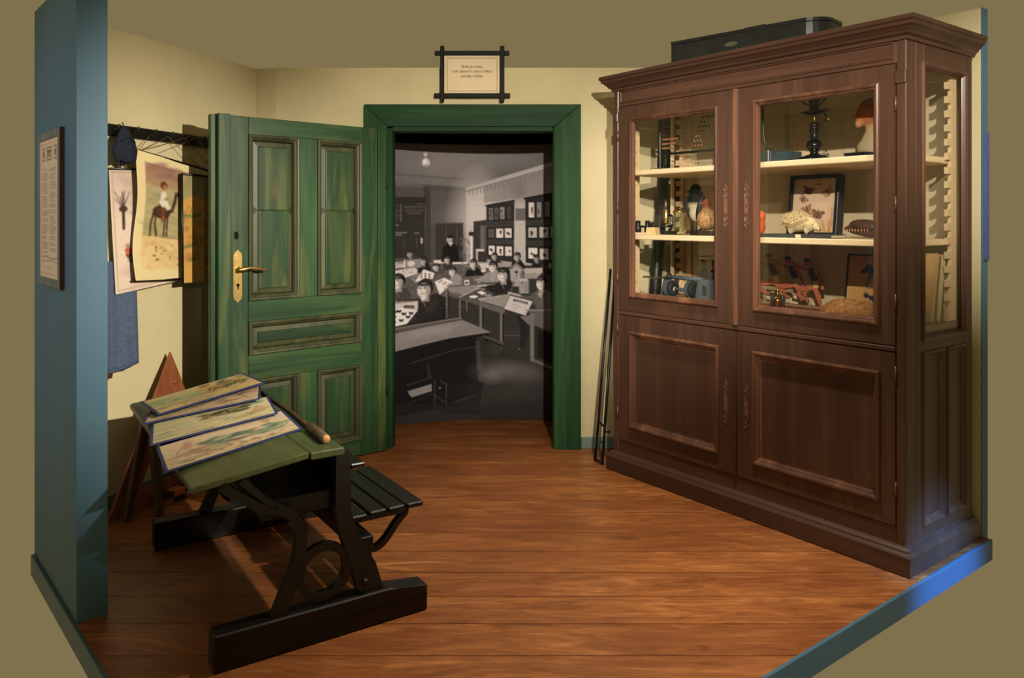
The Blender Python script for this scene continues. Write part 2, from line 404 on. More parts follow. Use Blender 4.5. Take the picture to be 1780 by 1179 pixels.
def print_sheet(name, cv, nx, ny, fn, m, parent=None, thick=None, back_n=None, **kw):
    """grid sheet: fn(u, v) arrays -> xyz, u right, v down; optional thickness along back_n"""
    U, V = np.meshgrid(np.linspace(0, 1, nx), np.linspace(0, 1, ny))
    xyz = np.stack(fn(U.ravel(), V.ravel()), 1).astype(np.float32)
    la = cv.linear()
    fx = np.clip(U.ravel()*cv.w-0.5, 0, cv.w-1.001); fy = np.clip(V.ravel()*cv.h-0.5, 0, cv.h-1.001)
    ix, iy = fx.astype(int), fy.astype(int); tx, ty = (fx-ix)[:, None], (fy-iy)[:, None]
    col = (la[iy, ix]*(1-tx)+la[iy, ix+1]*tx)*(1-ty) + (la[iy+1, ix]*(1-tx)+la[iy+1, ix+1]*tx)*ty
    k = np.arange(nx*ny).reshape(ny, nx)
    quads = np.stack([k[:-1, :-1], k[1:, :-1], k[1:, 1:], k[:-1, 1:]], -1).reshape(-1, 4)
    nv = len(xyz)
    if thick:
        bn = np.array(back_n, np.float32)*thick
        rim = np.concatenate([k[0, :], k[1:, -1], k[-1, -2::-1], k[-2:0:-1, 0]]); r1 = np.roll(rim, -1)
        xyz = np.concatenate([xyz, xyz+bn]); col = np.concatenate([col, np.tile(np.array([[.35, .3, .22]]), (nv, 1))])
        quads = np.concatenate([quads, quads[:, ::-1]+nv, np.stack([rim, r1, r1+nv, rim+nv], -1)])
    me = bpy.data.meshes.new(name)
    me.vertices.add(len(xyz)); me.vertices.foreach_set('co', xyz.ravel())
    me.loops.add(len(quads)*4); me.loops.foreach_set('vertex_index', quads.ravel().astype(np.int32))
    me.polygons.add(len(quads)); me.polygons.foreach_set('loop_start', np.arange(0, len(quads)*4, 4, dtype=np.int32))
    me.update(calc_edges=True)
    at = me.color_attributes.new('Col', 'FLOAT_COLOR', 'POINT')
    at.data.foreach_set('color', np.concatenate([col, np.ones((len(col), 1))], 1).astype(np.float32).ravel())
    return link(name, me, m, parent, smooth=False, **kw)

# ================================================================== the setting
def clip_y(poly, y0, y1):
    def half(P, f):
        out = []
        for i in range(len(P)):
            a, b = P[i], P[(i+1) % len(P)]; fa, fb = f(a), f(b)
            if fa >= 0: out.append(a)
            if (fa >= 0) != (fb >= 0):
                t = fa/(fa-fb); out.append((a[0]+(b[0]-a[0])*t, a[1]+(b[1]-a[1])*t))
        return out
    P = half(poly, lambda p: p[1]-y0)
    return half(P, lambda p: y1-p[1]) if P else []

FRONT = (-0.437, 1.488); KEND = (2.13, 3.482); PA = Vector((-1.535, 2.75)); PE = Vector((-0.6567, 0.7541)); PN = Vector((-0.7541, -0.6567))
PFAR = PA + PE*0.76
floor_poly = [FRONT, KEND, (1.14, 4.86), (1.14, 5.75), (-1.35, 5.75), (-1.62, 4.92), (-2.09, 3.52), tuple(PFAR)]
bm = bmesh.new(); prism(bm, floor_poly, -0.085, -0.024)
floor = bmobj('floor', bm, M_subfloor); tag(floor, 'reddish brown pine plank floor of the display room', 'floor', kind='structure')
y = 2.551 - 0.2*6
while y < 5.75:
    P = clip_y(floor_poly, y+0.0018, y+0.1982)
    if len(P) > 2:
        bm = bmesh.new(); prism(bm, P, -0.024, 0.0)
        bmobj('plank', bm, M_floor, floor)
    y += 0.2
def seg_prism(p0, p1, n, out, back, z0, z1, name, m, parent=None, bev=0.002):
    """upright board between plan points p0, p1; n = outward normal, from -back to +out"""
    p0, p1, n = Vector(p0), Vector(p1), Vector(n)
    bm = bmesh.new(); prism(bm, [tuple(p0+n*out), tuple(p1+n*out), tuple(p1-n*back), tuple(p0-n*back)], z0, z1)
    bmesh.ops.bevel(bm, geom=list(bm.edges), offset=bev, segments=1, affect='EDGES') if bev else None
    return bmobj(name, bm, m, parent)
KN = Vector((0.604, -0.797))
k1 = seg_prism(FRONT, KEND, KN, 0.014, 0.0, -0.09, 0.002, 'trim_1', M_kerb); tag(k1, 'blue painted kerb along the open edge beside the cabinet', 'kerb', kind='structure')
k2 = seg_prism(FRONT, tuple(PFAR), PN, 0.014, 0.0, -0.085, 0.002, 'trim_2', M_kerb); tag(k2, 'blue painted kerb along the foot of the blue partition', 'kerb', kind='structure')

# back wall with the doorway, left and right walls
WY = 4.86; WH = 2.37
bm = bmesh.new()
box(bm, -1.47, -0.80, WY, WY+0.1, 0, WH); box(bm, 0.29, 1.16, WY, WY+0.1, 0, WH); box(bm, -0.80, 0.29, WY, WY+0.1, 2.03, WH)
prism(bm, [(-1.608, 4.90), (-1.47, WY), (-1.47, WY+0.1), (-1.64, 5.0)], 0, WH)
wb = bmobj('wall_back', bm, M_cream); tag(wb, 'cream back wall around the green doorway', 'wall', kind='structure')
LO = Vector((-1.608, 4.90)); LA = Vector((-0.3351, -0.9422)); LB = Vector((0.9422, -0.3351)); LROT = math.atan2(LA.y, LA.x)
bm = bmesh.new(); e = LO + LA*1.47
prism(bm, [tuple(LO), tuple(e), tuple(e-LB*0.06), tuple(LO-LB*0.06)], 0, WH)
wl = bmobj('wall_left', bm, M_cream); tag(wl, 'cream left wall hung with school charts', 'wall', kind='structure')
CU = Vector((-0.604, 0.797)); CV = Vector((0.797, 0.604)); C0 = Vector((1.576, 3.088))
bm = bmesh.new(); a0 = C0 + CV*0.67 + CU*0.01; a1 = C0 + CV*0.67 + CU*1.75
prism(bm, [tuple(a0), tuple(a1), tuple(a1+CV*0.06), tuple(a0+CV*0.06)], 0, 2.375)
wr = bmobj('wall_right', bm, M_cream); tag(wr, 'cream right wall behind the glass cabinet', 'wall', kind='structure')
bm = bmesh.new(); prism(bm, [tuple(a0-CU*0.004), tuple(a0), tuple(a0+CV*0.062), tuple(a0+CV*0.062-CU*0.004)], -0.085, 2.378)
bmobj('edge_strip', bm, M_blue, wr)
# blue partition on the left
bm = bmesh.new(); t = -PN*0.1
prism(bm, [tuple(PA), tuple(PA+t), tuple(PFAR+t), tuple(PFAR)], 0, 2.31)
wf = bmobj('wall_front', bm, M_blue); tag(wf, 'blue painted partition at the left edge with a framed notice', 'partition', kind='structure')
# baseboards
b = seg_prism((0.43, WY), (1.14, WY), (0, -1), 0.014, 0, 0, 0.07, 'baseboard_back', M_base); tag(b, 'grey green baseboard right of the doorway', 'baseboard', kind='structure')
b = seg_prism((-1.47, WY), (-0.93, WY), (0, -1), 0.014, 0, 0, 0.07, 'baseboard_back', M_base); tag(b, 'grey green baseboard hidden behind the open door', 'baseboard', kind='structure')
b = seg_prism(tuple(LO), tuple(LO+LA*1.44), tuple(LB), 0.014, 0, 0, 0.07, 'baseboard_left', M_base); tag(b, 'grey green baseboard along the chart wall', 'baseboard', kind='structure')
# alcove behind the doorway
bm = bmesh.new()
box(bm, -1.38, -1.34, WY+0.1, 5.72, 0, 2.2); box(bm, 1.10, 1.14, WY+0.1, 5.72, 0, 2.2); box(bm, -1.38, 1.14, 5.68, 5.72, 0, 2.2); box(bm, -1.38, 1.14, WY+0.1, 5.72, 2.16, 2.2)
al = bmobj('wall_alcove', bm, M_black_matte); tag(al, 'black alcove behind the doorway', 'wall', kind='structure')

# ------------------------------------------------------------------ door casing and jambs
cas = thing('trim_3', 'green stained door casing with mitred corners around the doorway', 'door frame', (0, WY, 0), kind='structure')
xo0, xi0, xi1, xo1, zi, zo = -0.917, -0.771, 0.262, 0.427, 2.000, 2.137
def cas_board(poly, m):
    bm = bmesh.new(); slab(bm, poly, (0, -0.036, 0), (1, 0, 0), (0, 0, 1), (0, 1, 0), 0.036)
    bmesh.ops.bevel(bm, geom=list(bm.edges), offset=0.003, segments=1, affect='EDGES')
    return bmobj('casing_board', bm, m, cas)
g = 0.0012
cas_board([(xo0, 0), (xi0, 0), (xi0, zi-g), (xo0, zo-g)], M_green_cas)
cas_board([(xi1, 0), (xo1, 0), (xo1, zo-g), (xi1, zi-g)], M_green_cas)
cas_board([(xi0, zi), (xi1, zi), (xo1, zo), (xo0, zo)], M_green_cas_x)
boxobj('jamb', (xi0-0.004, xi0+0.030, -0.022, 0.10, 0, zi-0.008), M_green_cas, cas, 0.004)
boxobj('jamb', (xi1-0.006, xi1+0.022, -0.022, 0.10, 0, zi-0.008), M_green_cas, cas, 0.004)
boxobj('head_jamb', (xi0+0.03, xi1-0.006, -0.022, 0.10, zi-0.030, zi+0.004), M_green_cas_x, cas, 0.004)

# ------------------------------------------------------------------ open door leaf  (local x along leaf, y toward room, z up)
door = thing('door_1', 'open green panelled wooden door with brass lever handle', 'door', (-0.775, 4.80, 0), R(-137.3), kind='structure')
DT = -0.055
def dboard(name, x0, x1, z0, z1, m, y1=0.0, y0=DT, bev=0.003):
    return boxobj(name, (x0, x1, y0, y1, z0, z1), m, door, bev)
dboard('stile', 0.878, 0.978, 0.012, 1.979, M_green_z)
dboard('meeting_strip', 0.980, 1.047, 0.012, 1.983, M_green_z, 0.012)
dboard('edge_rebate', 1.047, 1.075, 0.012, 1.979, M_green_z, -0.022)
dboard('stile', 0.062, 0.176, 0.006, 1.979, M_green_z)
dboard('hinge_strip', 0.004, 0.060, 0.006, 1.979, M_green_z, 0.006)
dboard('rail', 0.176, 0.878, 1.885, 1.979, M_green_x)
dboard('rail', 0.176, 0.878, 0.870, 0.985, M_green_x)
dboard('rail', 0.176, 0.878, 0.555, 0.690, M_green_x)
dboard('rail', 0.176, 0.878, 0.012, 0.105, M_green_x)
dboard('mullion', 0.466, 0.581, 0.985, 1.885, M_green_z)
dboard('mullion', 0.466, 0.581, 0.105, 0.555, M_green_z)
def dpanel(x0, x1, z0, z1, split=None, horiz=False):
    mp = M_green_panel_x if horiz else M_green_panel
    base = boxobj('panel', (x0-0.002, x1+0.002, DT+0.012, DT+0.024, z0-0.002, z1+0.002), M_green_mould, door, 0)
    bm = bmesh.new()
    sweep_rect(bm, [(0, -0.030), (0, 0.009), (0.006, 0.013), (0.014, 0.010), (0.018, 0.002), (0.024, -0.002), (0.030, -0.010), (0.033, -0.026)],
               (x0, x1, z0, z1), (0, 0, 0), (1, 0, 0), (0, 0, 1), (0, 1, 0))
    bmobj('panel_moulding', bm, M_green_mould, base)
    i = 0.062
    def field(za, zb):
        bm = bmesh.new()
        sweep_rect(bm, [(0, -0.030), (0, -0.014), (0.004, -0.012)], (x0+i, x1-i, za, zb), (0, 0, 0), (1, 0, 0), (0, 0, 1), (0, 1, 0))
        v = list(bm.verts)[-4:]; bm.faces.new(v)
        fd = bmobj('raised_field', bm, mp, base)
        bm = bmesh.new(); sweep_rect(bm, [(-0.030, -0.031), (-0.026, -0.024), (-0.002, -0.019), (0, -0.022)], (x0+i, x1-i, za, zb), (0, 0, 0), (1, 0, 0), (0, 0, 1), (0, 1, 0)); bmobj('field_border', bm, M_green_mould, base)
    if split:
        field(z0+i, split-0.0006); field(split+0.0006, z1-i)
    else: field(z0+i, z1-i)
dpanel(0.581, 0.878, 0.985, 1.885, 1.475); dpanel(0.176, 0.466, 0.985, 1.885, 1.475)
dpanel(0.176, 0.878, 0.690, 0.870, None, True)
dpanel(0.581, 0.878, 0.105, 0.555); dpanel(0.176, 0.466, 0.105, 0.555)
# brass handle
out = [(-.024, .02), (-.024, .24), (-.020, .246), (-.020, .252), (-.008, .262), (0, .272), (.008, .262), (.020, .252), (.020, .246), (.024, .24), (.024, .02), (.020, .014), (.020, .006), (.008, -.004), (0, -.012), (-.008, -.004), (-.020, .006), (-.020, .014)]
bm = bmesh.new(); slab(bm, out, (0.940, 0.0, 0.993), (1, 0, 0), (0, 0, 1), (0, 1, 0), 0.006)
plate = bmobj('handle_plate', bm, M_brass, door); tag(plate, 'shaped brass handle plate')
bm = bmesh.new(); slab(bm, [(x*.7, (z-.13)*.86+.13) for x, z in out], (0.940, 0.005, 0.993), (1, 0, 0), (0, 0, 1), (0, 1, 0), 0.004)
bmobj('raised_plate', bm, M_brass, plate)
bm = bmesh.new(); lathe(bm, [(0.009, 0), (0.009, 0.0008)], 14, M=Matrix.Translation((0.940, 0.0095, 1.075)) @ Matrix.Rotation(R(-90), 4, 'X')); box(bm, 0.9365, 0.9435, 0.0095, 0.0104, 1.052, 1.075)
bmobj('keyhole', bm, M_black_matte, plate)
lev = bmesh.new()
tube(lev, [(0.940, 0.004, 1.158), (0.940, 0.018, 1.158), (0.940, 0.036, 1.158)], [0.017, 0.015, 0.010], 12)
tube(lev, smooth_path([(0.950, 0.040, 1.157), (0.925, 0.046, 1.160), (0.890, 0.048, 1.166), (0.850, 0.048, 1.162), (0.812, 0.046, 1.154), (0.790, 0.046, 1.155)], 4), [0.010, .011, .011, .012, .012, .0115, .011, .010, .0095, .009, .0088, .0085, .008, .0078, .0075, .0073, .007, .0065, .006, .0055, .004], 10)
tag(bmobj('lever', lev, M_brass, door, smooth=True), 'curved brass lever')
bm = bmesh.new(); slab(bm, [(-.010, .0), (-.012, .02), (-.006, .036), (.008, .034), (.013, .02), (.009, -.004), (.0, -.008)], (0.945, -0.001, 1.325), (1, 0, 0), (0, 0, 1), (0, 1, 0), 0.0025)
bmobj('old_lock_hole', bm, M_black_matte, door)
for hz in (0.35, 1.62):
    tubeobj('hinge', [(-0.004, 0.006, hz), (-0.004, 0.006, hz+0.11)], 0.008, M_green_cas, door, 8)

# ------------------------------------------------------------------ printed classroom photograph in the alcove
X0, Y0 = 640.0, 240.0; SC = 1.6
cv = Canvas(int(380*SC), int(506*SC), 60)
A = lambda x, y: ((680+x/4.366-X0)*SC, (230+y/4.366-Y0)*SC)
B = lambda x, y: ((680+x/3.572-X0)*SC, (420+y/3.572-Y0)*SC)
def PA_(pts, c, al=1): cv.poly([A(*p) for p in pts], c, al)
def PB_(pts, c, al=1): cv.poly([B(*p) for p in pts], c, al)
def RA(x0, y0, x1, y1, c, al=1): PA_([(x0, y0), (x1, y0), (x1, y1), (x0, y1)], c, al)
def EA(x, y, rx, ry, c, al=1, soft=0): k = SC/4.366; p = A(x, y); cv.ell(p[0], p[1], rx*k, ry*k, c, al, 0, soft)
def EB(x, y, rx, ry, c, al=1, soft=0, rot=0): k = SC/3.572; p = B(x, y); cv.ell(p[0], p[1], rx*k, ry*k, c, al, rot, soft)
def LB_(pts, w, c, al=1): cv.line([B(*p) for p in pts], w*SC/3.572, c, al)
def LA_(pts, w, c, al=1): cv.line([A(*p) for p in pts], w*SC/4.366, c, al)
# ceiling and walls of the old classroom
RA(-200, 0, 1500, 470, 92); EA(520, 200, 480, 190, 118, .8, 1.2); EA(1000, 330, 300, 80, 84, .6, 1.2); RA(-200, 0, 1500, 62, 70, .5)
PA_([(-200, 285), (565, 330), (565, 345), (-200, 300)], 80, .6)
PA_([(-200, 375), (250, 380), (565, 405), (565, 1100), (-200, 1100)], 74); RA(-200, 375, 250, 405, 92, .8)
RA(290, 430, 570, 690, 84, .6); EA(470, 640, 120, 90, 104, .6, 1.2); RA(250, 400, 300, 1000, 52, .6)
PA_([(565, 410), (1500, 140), (1500, 1100), (565, 1100)], 140)
EA(650, 640, 150, 260, 200, .8, 1.4); EA(980, 760, 120, 300, 186, .8, 1.2); PA_([(700, 400), (1500, 180), (1500, 420), (700, 520)], 112, .5)
EA(970, 420, 60, 80, 104, .6, 1)
PA_([(568, 398), (1500, 120), (1500, 165), (568, 432)], 160); LA_([(568, 432), (1500, 165)], 6, 84); LA_([(568, 398), (1500, 120)], 5, 128)
for i in range(26):
    x = 590+i*28; yb = 440-(x-568)*.287; LA_([(x, yb), (x+2, yb+34)], 7, 100, .7); LA_([(x-9, yb+8), (x+11, yb+4)], 4, 116, .6)
# hanging lamps
LA_([(262, 128), (264, 180)], 12, 150); EA(262, 150, 14, 9, 186); EA(266, 212, 29, 33, 182); EA(258, 205, 14, 18, 220, .8, .8); EA(272, 236, 22, 9, 120, .6, .5)
EA(30, 330, 18, 32, 158); EA(26, 325, 8, 14, 200, .7, .6)
# blackboard with chalk marks
RA(-200, 480, 268, 950, 50); RA(-200, 480, 262, 640, 46); LA_([(262, 530), (262, 740)], 5, 110, .7); LA_([(262, 740), (262, 930)], 14, 66)
for k in range(4): LA_([(-20+k*16, 665), (60+k*8, 560+k*20)], 3, 130, .7); LA_([(-10, 560+k*30), (86, 540+k*40)], 3, 130, .6)
LA_([(86, 540), (86, 668)], 4, 150, .8)
for r_, (xa, xb, yy_) in enumerate([(200, 245, 538), (108, 245, 560), (112, 245, 585), (130, 232, 608)]):
    x = xa
    while x < xb:
        LA_([(x, yy_-7), (x+5, yy_+7)], 3, 120, .8); LA_([(x+4, yy_-7), (x+11, yy_-6)], 3, 116, .7); x += 13
for xa, xb, yy_ in [(18, 66, 697), (22, 130, 755), (22, 86, 772), (182, 212, 758)]:
    x = xa
    while x < xb: LA_([(x, yy_-5), (x+4, yy_+5)], 3, 165, .8); LA_([(x+3, yy_+4), (x+9, yy_-4)], 3, 150, .6); x += 9
LA_([(100, 800), (110, 865)], 5, 84); LA_([(196, 800), (200, 865)], 5, 90); RA(226, 795, 243, 840, 190, .8)
# door behind the teacher
RA(335, 678, 545, 1000, 56); LA_([(335, 682), (545, 682)], 7, 96, .7); LA_([(415, 700), (415, 850)], 4, 86); LA_([(495, 710), (495, 860)], 4, 92); LA_([(538, 690), (538, 960)], 6, 78)
# plant, lamp pole, side door
for k in range(40):
    x, y_ = random.uniform(520, 600), random.uniform(810, 960); LA_([(x, y_), (x+random.uniform(-25, 25), y_-random.uniform(5, 40))], 4, random.choice([40, 60, 120, 160]), .8)
RA(598, 785, 614, 985, 206); LA_([(620, 790), (620, 980)], 6, 120); RA(586, 752, 622, 782, 44); EA(602, 746, 12, 7, 150)
PA_([(622, 672), (722, 656), (725, 990), (622, 985)], 56); LA_([(622, 672), (722, 658)], 8, 84)
RA(672, 700, 716, 885, 92); LA_([(690, 712), (690, 880)], 5, 130); RA(640, 885, 705, 905, 200); RA(640, 905, 655, 980, 170)
# two tall cupboards with framed pictures
def pics(x, y0, w, h, v, motif):
    RA(x-4, y0-4, x+w+4, y0+h+4, 26); RA(x, y0, x+w, y0+h, v)
    for k in range(motif): EA(x+w*random.uniform(.3, .7), y0+h*random.uniform(.25, .75), w*.13, h*.14, 50, .8)
PA_([(712, 540), (938, 498), (936, 512), (712, 552)], 30)
PA_([(720, 548), (934, 508), (930, 990), (724, 965)], 48); LA_([(932, 510), (928, 985)], 6, 26)
PA_([(724, 672), (930, 662), (930, 706), (724, 714)], 62); PA_([(724, 812), (930, 812), (930, 850), (724, 846)], 62)
for x, v in ((738, 104), (780, 84), (826, 136), (878, 74)): pics(x, 562-(x-738)*.08, 34, 96, v, 3)
pics(736, 728, 44, 68, 92, 2); pics(796, 726, 54, 72, 205, 3); pics(862, 722, 52, 76, 200, 3)
pics(738, 860, 46, 72, 214, 4); pics(798, 864, 52, 72, 210, 4); pics(864, 866, 52, 74, 204, 1)
RA(943, 566, 1019, 662, 100)
PA_([(1005, 484), (1500, 392), (1500, 408), (1005, 498)], 26); PA_([(1018, 496), (1500, 400), (1500, 1060), (1022, 992)], 42)
pics(1044, 520, 42, 118, 196, 3); pics(1106, 518, 34, 118, 120, 2); pics(1166, 512, 36, 118, 110, 2)
pics(1042, 716, 64, 80, 172, 4); pics(1126, 712, 66, 84, 160, 2); pics(1212, 708, 60, 88, 160, 2); pics(1042, 876, 68, 84, 206, 3); pics(1128, 882, 66, 86, 176, 2); pics(1216, 888, 60, 88, 165, 2)
PA_([(1022, 660), (1500, 640), (1500, 690), (1022, 700)], 56); PA_([(1022, 815), (1500, 822), (1500, 868), (1022, 858)], 56)
# ---- the lower half: desks and pupils
PB_([(-200, 150), (1300, 150), (1300, 1300), (-200, 1300)], 52)
PB_([(-200, 150), (520, 140), (640, 170), (560, 330), (-200, 380)], 88)
for pts, v in [([(-60, 190), (150, 160), (190, 190), (60, 235), (-60, 240)], 196), ([(-60, 130), (80, 120), (140, 150), (-60, 175)], 170), ([(260, 115), (330, 112), (330, 135), (270, 140)], 200), ([(380, 128), (470, 128), (470, 142), (380, 142)], 205), ([(540, 140), (600, 135), (640, 160), (560, 175)], 190),
               ([(590, 135), (760, 130), (770, 160), (620, 165)], 150), ([(820, 170), (940, 165), (940, 200), (830, 205)], 165), ([(825, 205), (930, 200), (930, 235), (825, 235)], 140), ([(120, 225), (200, 180), (240, 200), (160, 262)], 120)]: PB_(pts, v)
for k in range(60):
    x, y_ = random.uniform(-20, 560), random.uniform(120, 300); LB_([(x, y_), (x+random.uniform(-30, 30), y_+random.uniform(-8, 8))], random.uniform(3, 7), random.choice([36, 60, 120, 205]), .6)
def pupil(x, y_, rx, ry, body, bv, skin=172, hair=30, look=-1):
    PB_(body, bv)
    PB_([(x-rx*.45, y_+ry*.6), (x+rx*.45, y_+ry*.6), (x+rx*.6, y_+ry*1.35), (x-rx*.5, y_+ry*1.35)], skin*.75)
    EB(x+rx*.85*-look, y_+ry*.1, rx*.22, ry*.25, skin*.72)
    EB(x-look*rx*.06, y_-ry*.14, rx*1.02, ry*.96, hair); EB(x-look*rx*.2, y_-ry*.8, rx*.5, ry*.2, hair+34, .5, .8)
    EB(x+look*rx*.13, y_+ry*.16, rx*.84, ry*.80, skin*.95); EB(x+look*rx*.32, y_+ry*.18, rx*.58, ry*.66, skin*1.12, .8, .8); EB(x-look*rx*.42, y_+ry*.28, rx*.34, ry*.6, skin*.62, .6, .9)
    EB(x+look*rx*.13, y_-ry*.42, rx*.7, ry*.16, hair, .8, .7)
    if rx > 27:
        for k in range(16):
            bx_, by_ = random.uniform(x-rx*1.2, x+rx*2.0), random.uniform(y_+ry*1.4, y_+ry*3.0); LB_([(bx_, by_), (bx_+random.uniform(-14, 14), by_+random.uniform(10, 30))], random.uniform(2, 6), random.choice([bv*.6, bv*1.5+6]), .22)
        LB_([(x-rx*.3, y_+ry*1.2), (x+rx*.1, y_+ry*1.9)], 5, 190, .5)
    EB(x+look*rx*.62, y_-ry*.1, rx*.17, ry*.08, 50, .85); EB(x+look*rx*.02, y_-ry*.1, rx*.17, ry*.08, 50, .85)
    LB_([(x+look*rx*.36, y_-ry*.05), (x+look*rx*.42, y_+ry*.28)], max(2, rx*.12), 130, .6); LB_([(x+look*rx*.1, y_+ry*.5), (x+look*rx*.5, y_+ry*.5)], max(2, rx*.12), 84, .8)
# teacher
PA_([(378, 985), (392, 868), (422, 842), (465, 838), (498, 858), (516, 985)], 30); PA_([(432, 838), (468, 830), (448, 868)], 206); LA_([(447, 845), (446, 866)], 4, 40)
EA(441, 810, 21, 27, 160); EA(434, 812, 12, 18, 190, .7, .7); EA(444, 788, 22, 12, 28); LA_([(432, 806), (438, 806)], 4, 40); LA_([(434, 822), (446, 822)], 4, 60)
# back rows
pupil(125, 72, 20, 24, [(105, 110), (110, 60), (150, 70), (165, 110)], 60, 140)
pupil(202, 120, 20, 25, [(165, 195), (175, 135), (225, 130), (250, 165), (245, 190)], 38, 168)
PB_([(88, 110), (190, 105), (190, 160), (96, 165)], 130); EB(130, 135, 22, 18, 200); LB_([(90, 112), (90, 160)], 6, 220)
pupil(280, 158, 22, 22, [(245, 200), (255, 170), (310, 165), (330, 200)], 70, 178)
pupil(347, 112, 20, 24, [(320, 180), (325, 140), (370, 130), (385, 175)], 56, 170)
pupil(640, 92, 19, 24, [(610, 135), (620, 115), (660, 112), (690, 135)], 44, 160)
pupil(783, 94, 21, 27, [(745, 150), (755, 120), (800, 110), (830, 150), (828, 175), (750, 175)], 34, 158)
pupil(905, 106, 18, 25, [(870, 165), (880, 135), (925, 130), (950, 165)], 36, 140)
pupil(995, 140, 17, 26, [(960, 210), (965, 170), (1040, 165), (1060, 215)], 34, 110)
pupil(508, 140, 22, 31, [(455, 220), (470, 180), (530, 160), (560, 190), (575, 215), (480, 222)], 34, 190)
LB_([(440, 150), (490, 160)], 5, 150); LB_([(440, 150), (445, 215)], 6, 96); PB_([(555, 178), (585, 172), (585, 192), (558, 195)], 210)
pupil(380, 188, 23, 31, [(360, 280), (370, 215), (400, 200), (430, 215), (435, 275)], 140, 196)
PB_([(270, 252), (330, 228), (380, 258), (300, 335)], 232); 
for k in range(6): EB(300+k*12, 255+k*6-(k % 2)*14, 9, 4, 80, .9, 0, .4)
PB_([(150, 250), (205, 170), (272, 195), (262, 232)], 214); LB_([(205, 170), (272, 195)], 5, 60); LB_([(272, 195), (262, 232)], 5, 70)
for k in range(9): EB(190+(k % 3)*24, 195+(k//3)*14+(k % 3)*5, 6, 5, 66, .9)
pupil(632, 160, 28, 34, [(505, 245), (560, 225), (600, 195), (660, 180), (670, 260), (600, 262), (520, 250)], 142, 200)
LB_([(500, 230), (560, 222)], 9, 110)
PB_([(440, 235), (485, 235), (485, 282), (440, 282)], 96); PB_([(452, 244), (482, 244), (482, 276), (452, 276)], 206); EB(467, 262, 11, 6, 30)
# bird house and log
PB_([(738, 172), (776, 140), (820, 176), (815, 288), (742, 285)], 156); PB_([(728, 178), (776, 132), (828, 178), (820, 188), (776, 150), (738, 186)], 118); EB(778, 194, 9, 9, 26); LB_([(778, 212), (778, 222)], 5, 60); PB_([(800, 190), (820, 180), (815, 288), (800, 286)], 112)
PB_([(793, 245), (855, 240), (856, 330), (796, 332)], 148); EB(824, 244, 31, 9, 176); EB(838, 290, 10, 30, 116, .6, .8); EB(815, 262, 6, 8, 96); LB_([(855, 245), (856, 330)], 8, 96)
# middle row desks
PB_([(325, 292), (545, 275), (665, 268), (560, 318), (425, 350)], 132); LB_([(325, 292), (425, 350)], 7, 158); LB_([(345, 322), (560, 400)], 30, 84); LB_([(345, 308), (425, 350)], 8, 110)
PB_([(430, 358), (530, 300), (645, 330), (560, 372), (520, 372)], 76); PB_([(530, 322), (560, 315), (590, 330), (560, 342)], 214); PB_([(480, 350), (510, 342), (540, 348), (520, 362), (490, 360)], 220); EB(600, 345, 26, 8, 150, .8)
LB_([(425, 352), (560, 290)], 6, 168)
for x, y1_, y2_, w in ((344, 305, 480, 13), (426, 375, 482, 13), (556, 372, 545, 19), (684, 428, 715, 18), (468, 380, 440, 8)):
    LB_([(x, y1_), (x, y2_)], w, 112); LB_([(x+w*.55, y1_), (x+w*.55, y2_)], w*.5, 34)
PB_([(538, 368), (730, 338), (745, 352), (700, 428), (560, 388)], 140); LB_([(538, 368), (730, 340)], 6, 176); LB_([(560, 400), (690, 446)], 34, 98); LB_([(560, 384), (700, 426)], 5, 60)
pupil(695, 212, 35, 46, [(540, 296), (585, 282), (640, 275), (680, 250), (735, 235), (755, 265), (735, 335), (640, 332), (580, 300)], 40, 196)
LB_([(535, 285), (590, 280)], 12, 168); LB_([(745, 255), (765, 262)], 7, 90); LB_([(765, 258), (740, 320)], 7, 90)
# boy at the right with a board
pupil(932, 262, 30, 46, [(800, 345), (860, 345), (905, 310), (960, 300), (1010, 330), (1010, 430), (900, 425), (880, 370), (810, 362)], 86, 188, 26)
LB_([(730, 328), (800, 345)], 15, 160); PB_([(905, 330), (940, 320), (935, 365)], 150)
PB_([(698, 430), (736, 345), (884, 382), (838, 474)], 190); LB_([(698, 430), (736, 345)], 4, 90); LB_([(884, 382), (838, 474)], 8, 70); PB_([(760, 366), (852, 388), (846, 402), (756, 382)], 76); PB_([(770, 376), (840, 392), (838, 398), (770, 384)], 150)
LB_([(752, 400), (810, 416)], 3, 140); LB_([(745, 415), (790, 428)], 3, 140)
PB_([(780, 470), (865, 480), (860, 560), (830, 680), (800, 690), (800, 560)], 40); PB_([(800, 480), (865, 470), (862, 540), (820, 500)], 110); EB(800, 684, 16, 8, 30); EB(797, 686, 7, 3, 160)
for yy_, v in ((580, 70), (615, 58), (650, 50), (600, 96)): LB_([(700, yy_), (800, yy_+random.uniform(-10, 10))], 7, v, .7)
# desk at the far right
PB_([(832, 436), (1060, 424), (1060, 448), (855, 450)], 104); PB_([(858, 452), (1060, 450), (1060, 590), (885, 535), (885, 500)], 92); LB_([(832, 438), (1060, 426)], 4, 150)
PB_([(864, 460), (888, 462), (888, 836), (864, 834)], 110); PB_([(888, 540), (912, 545), (912, 834), (888, 836)], 46); PB_([(890, 750), (1060, 820), (1060, 850), (890, 780)], 96); PB_([(912, 560), (1060, 610), (1060, 800), (912, 740)], 30)
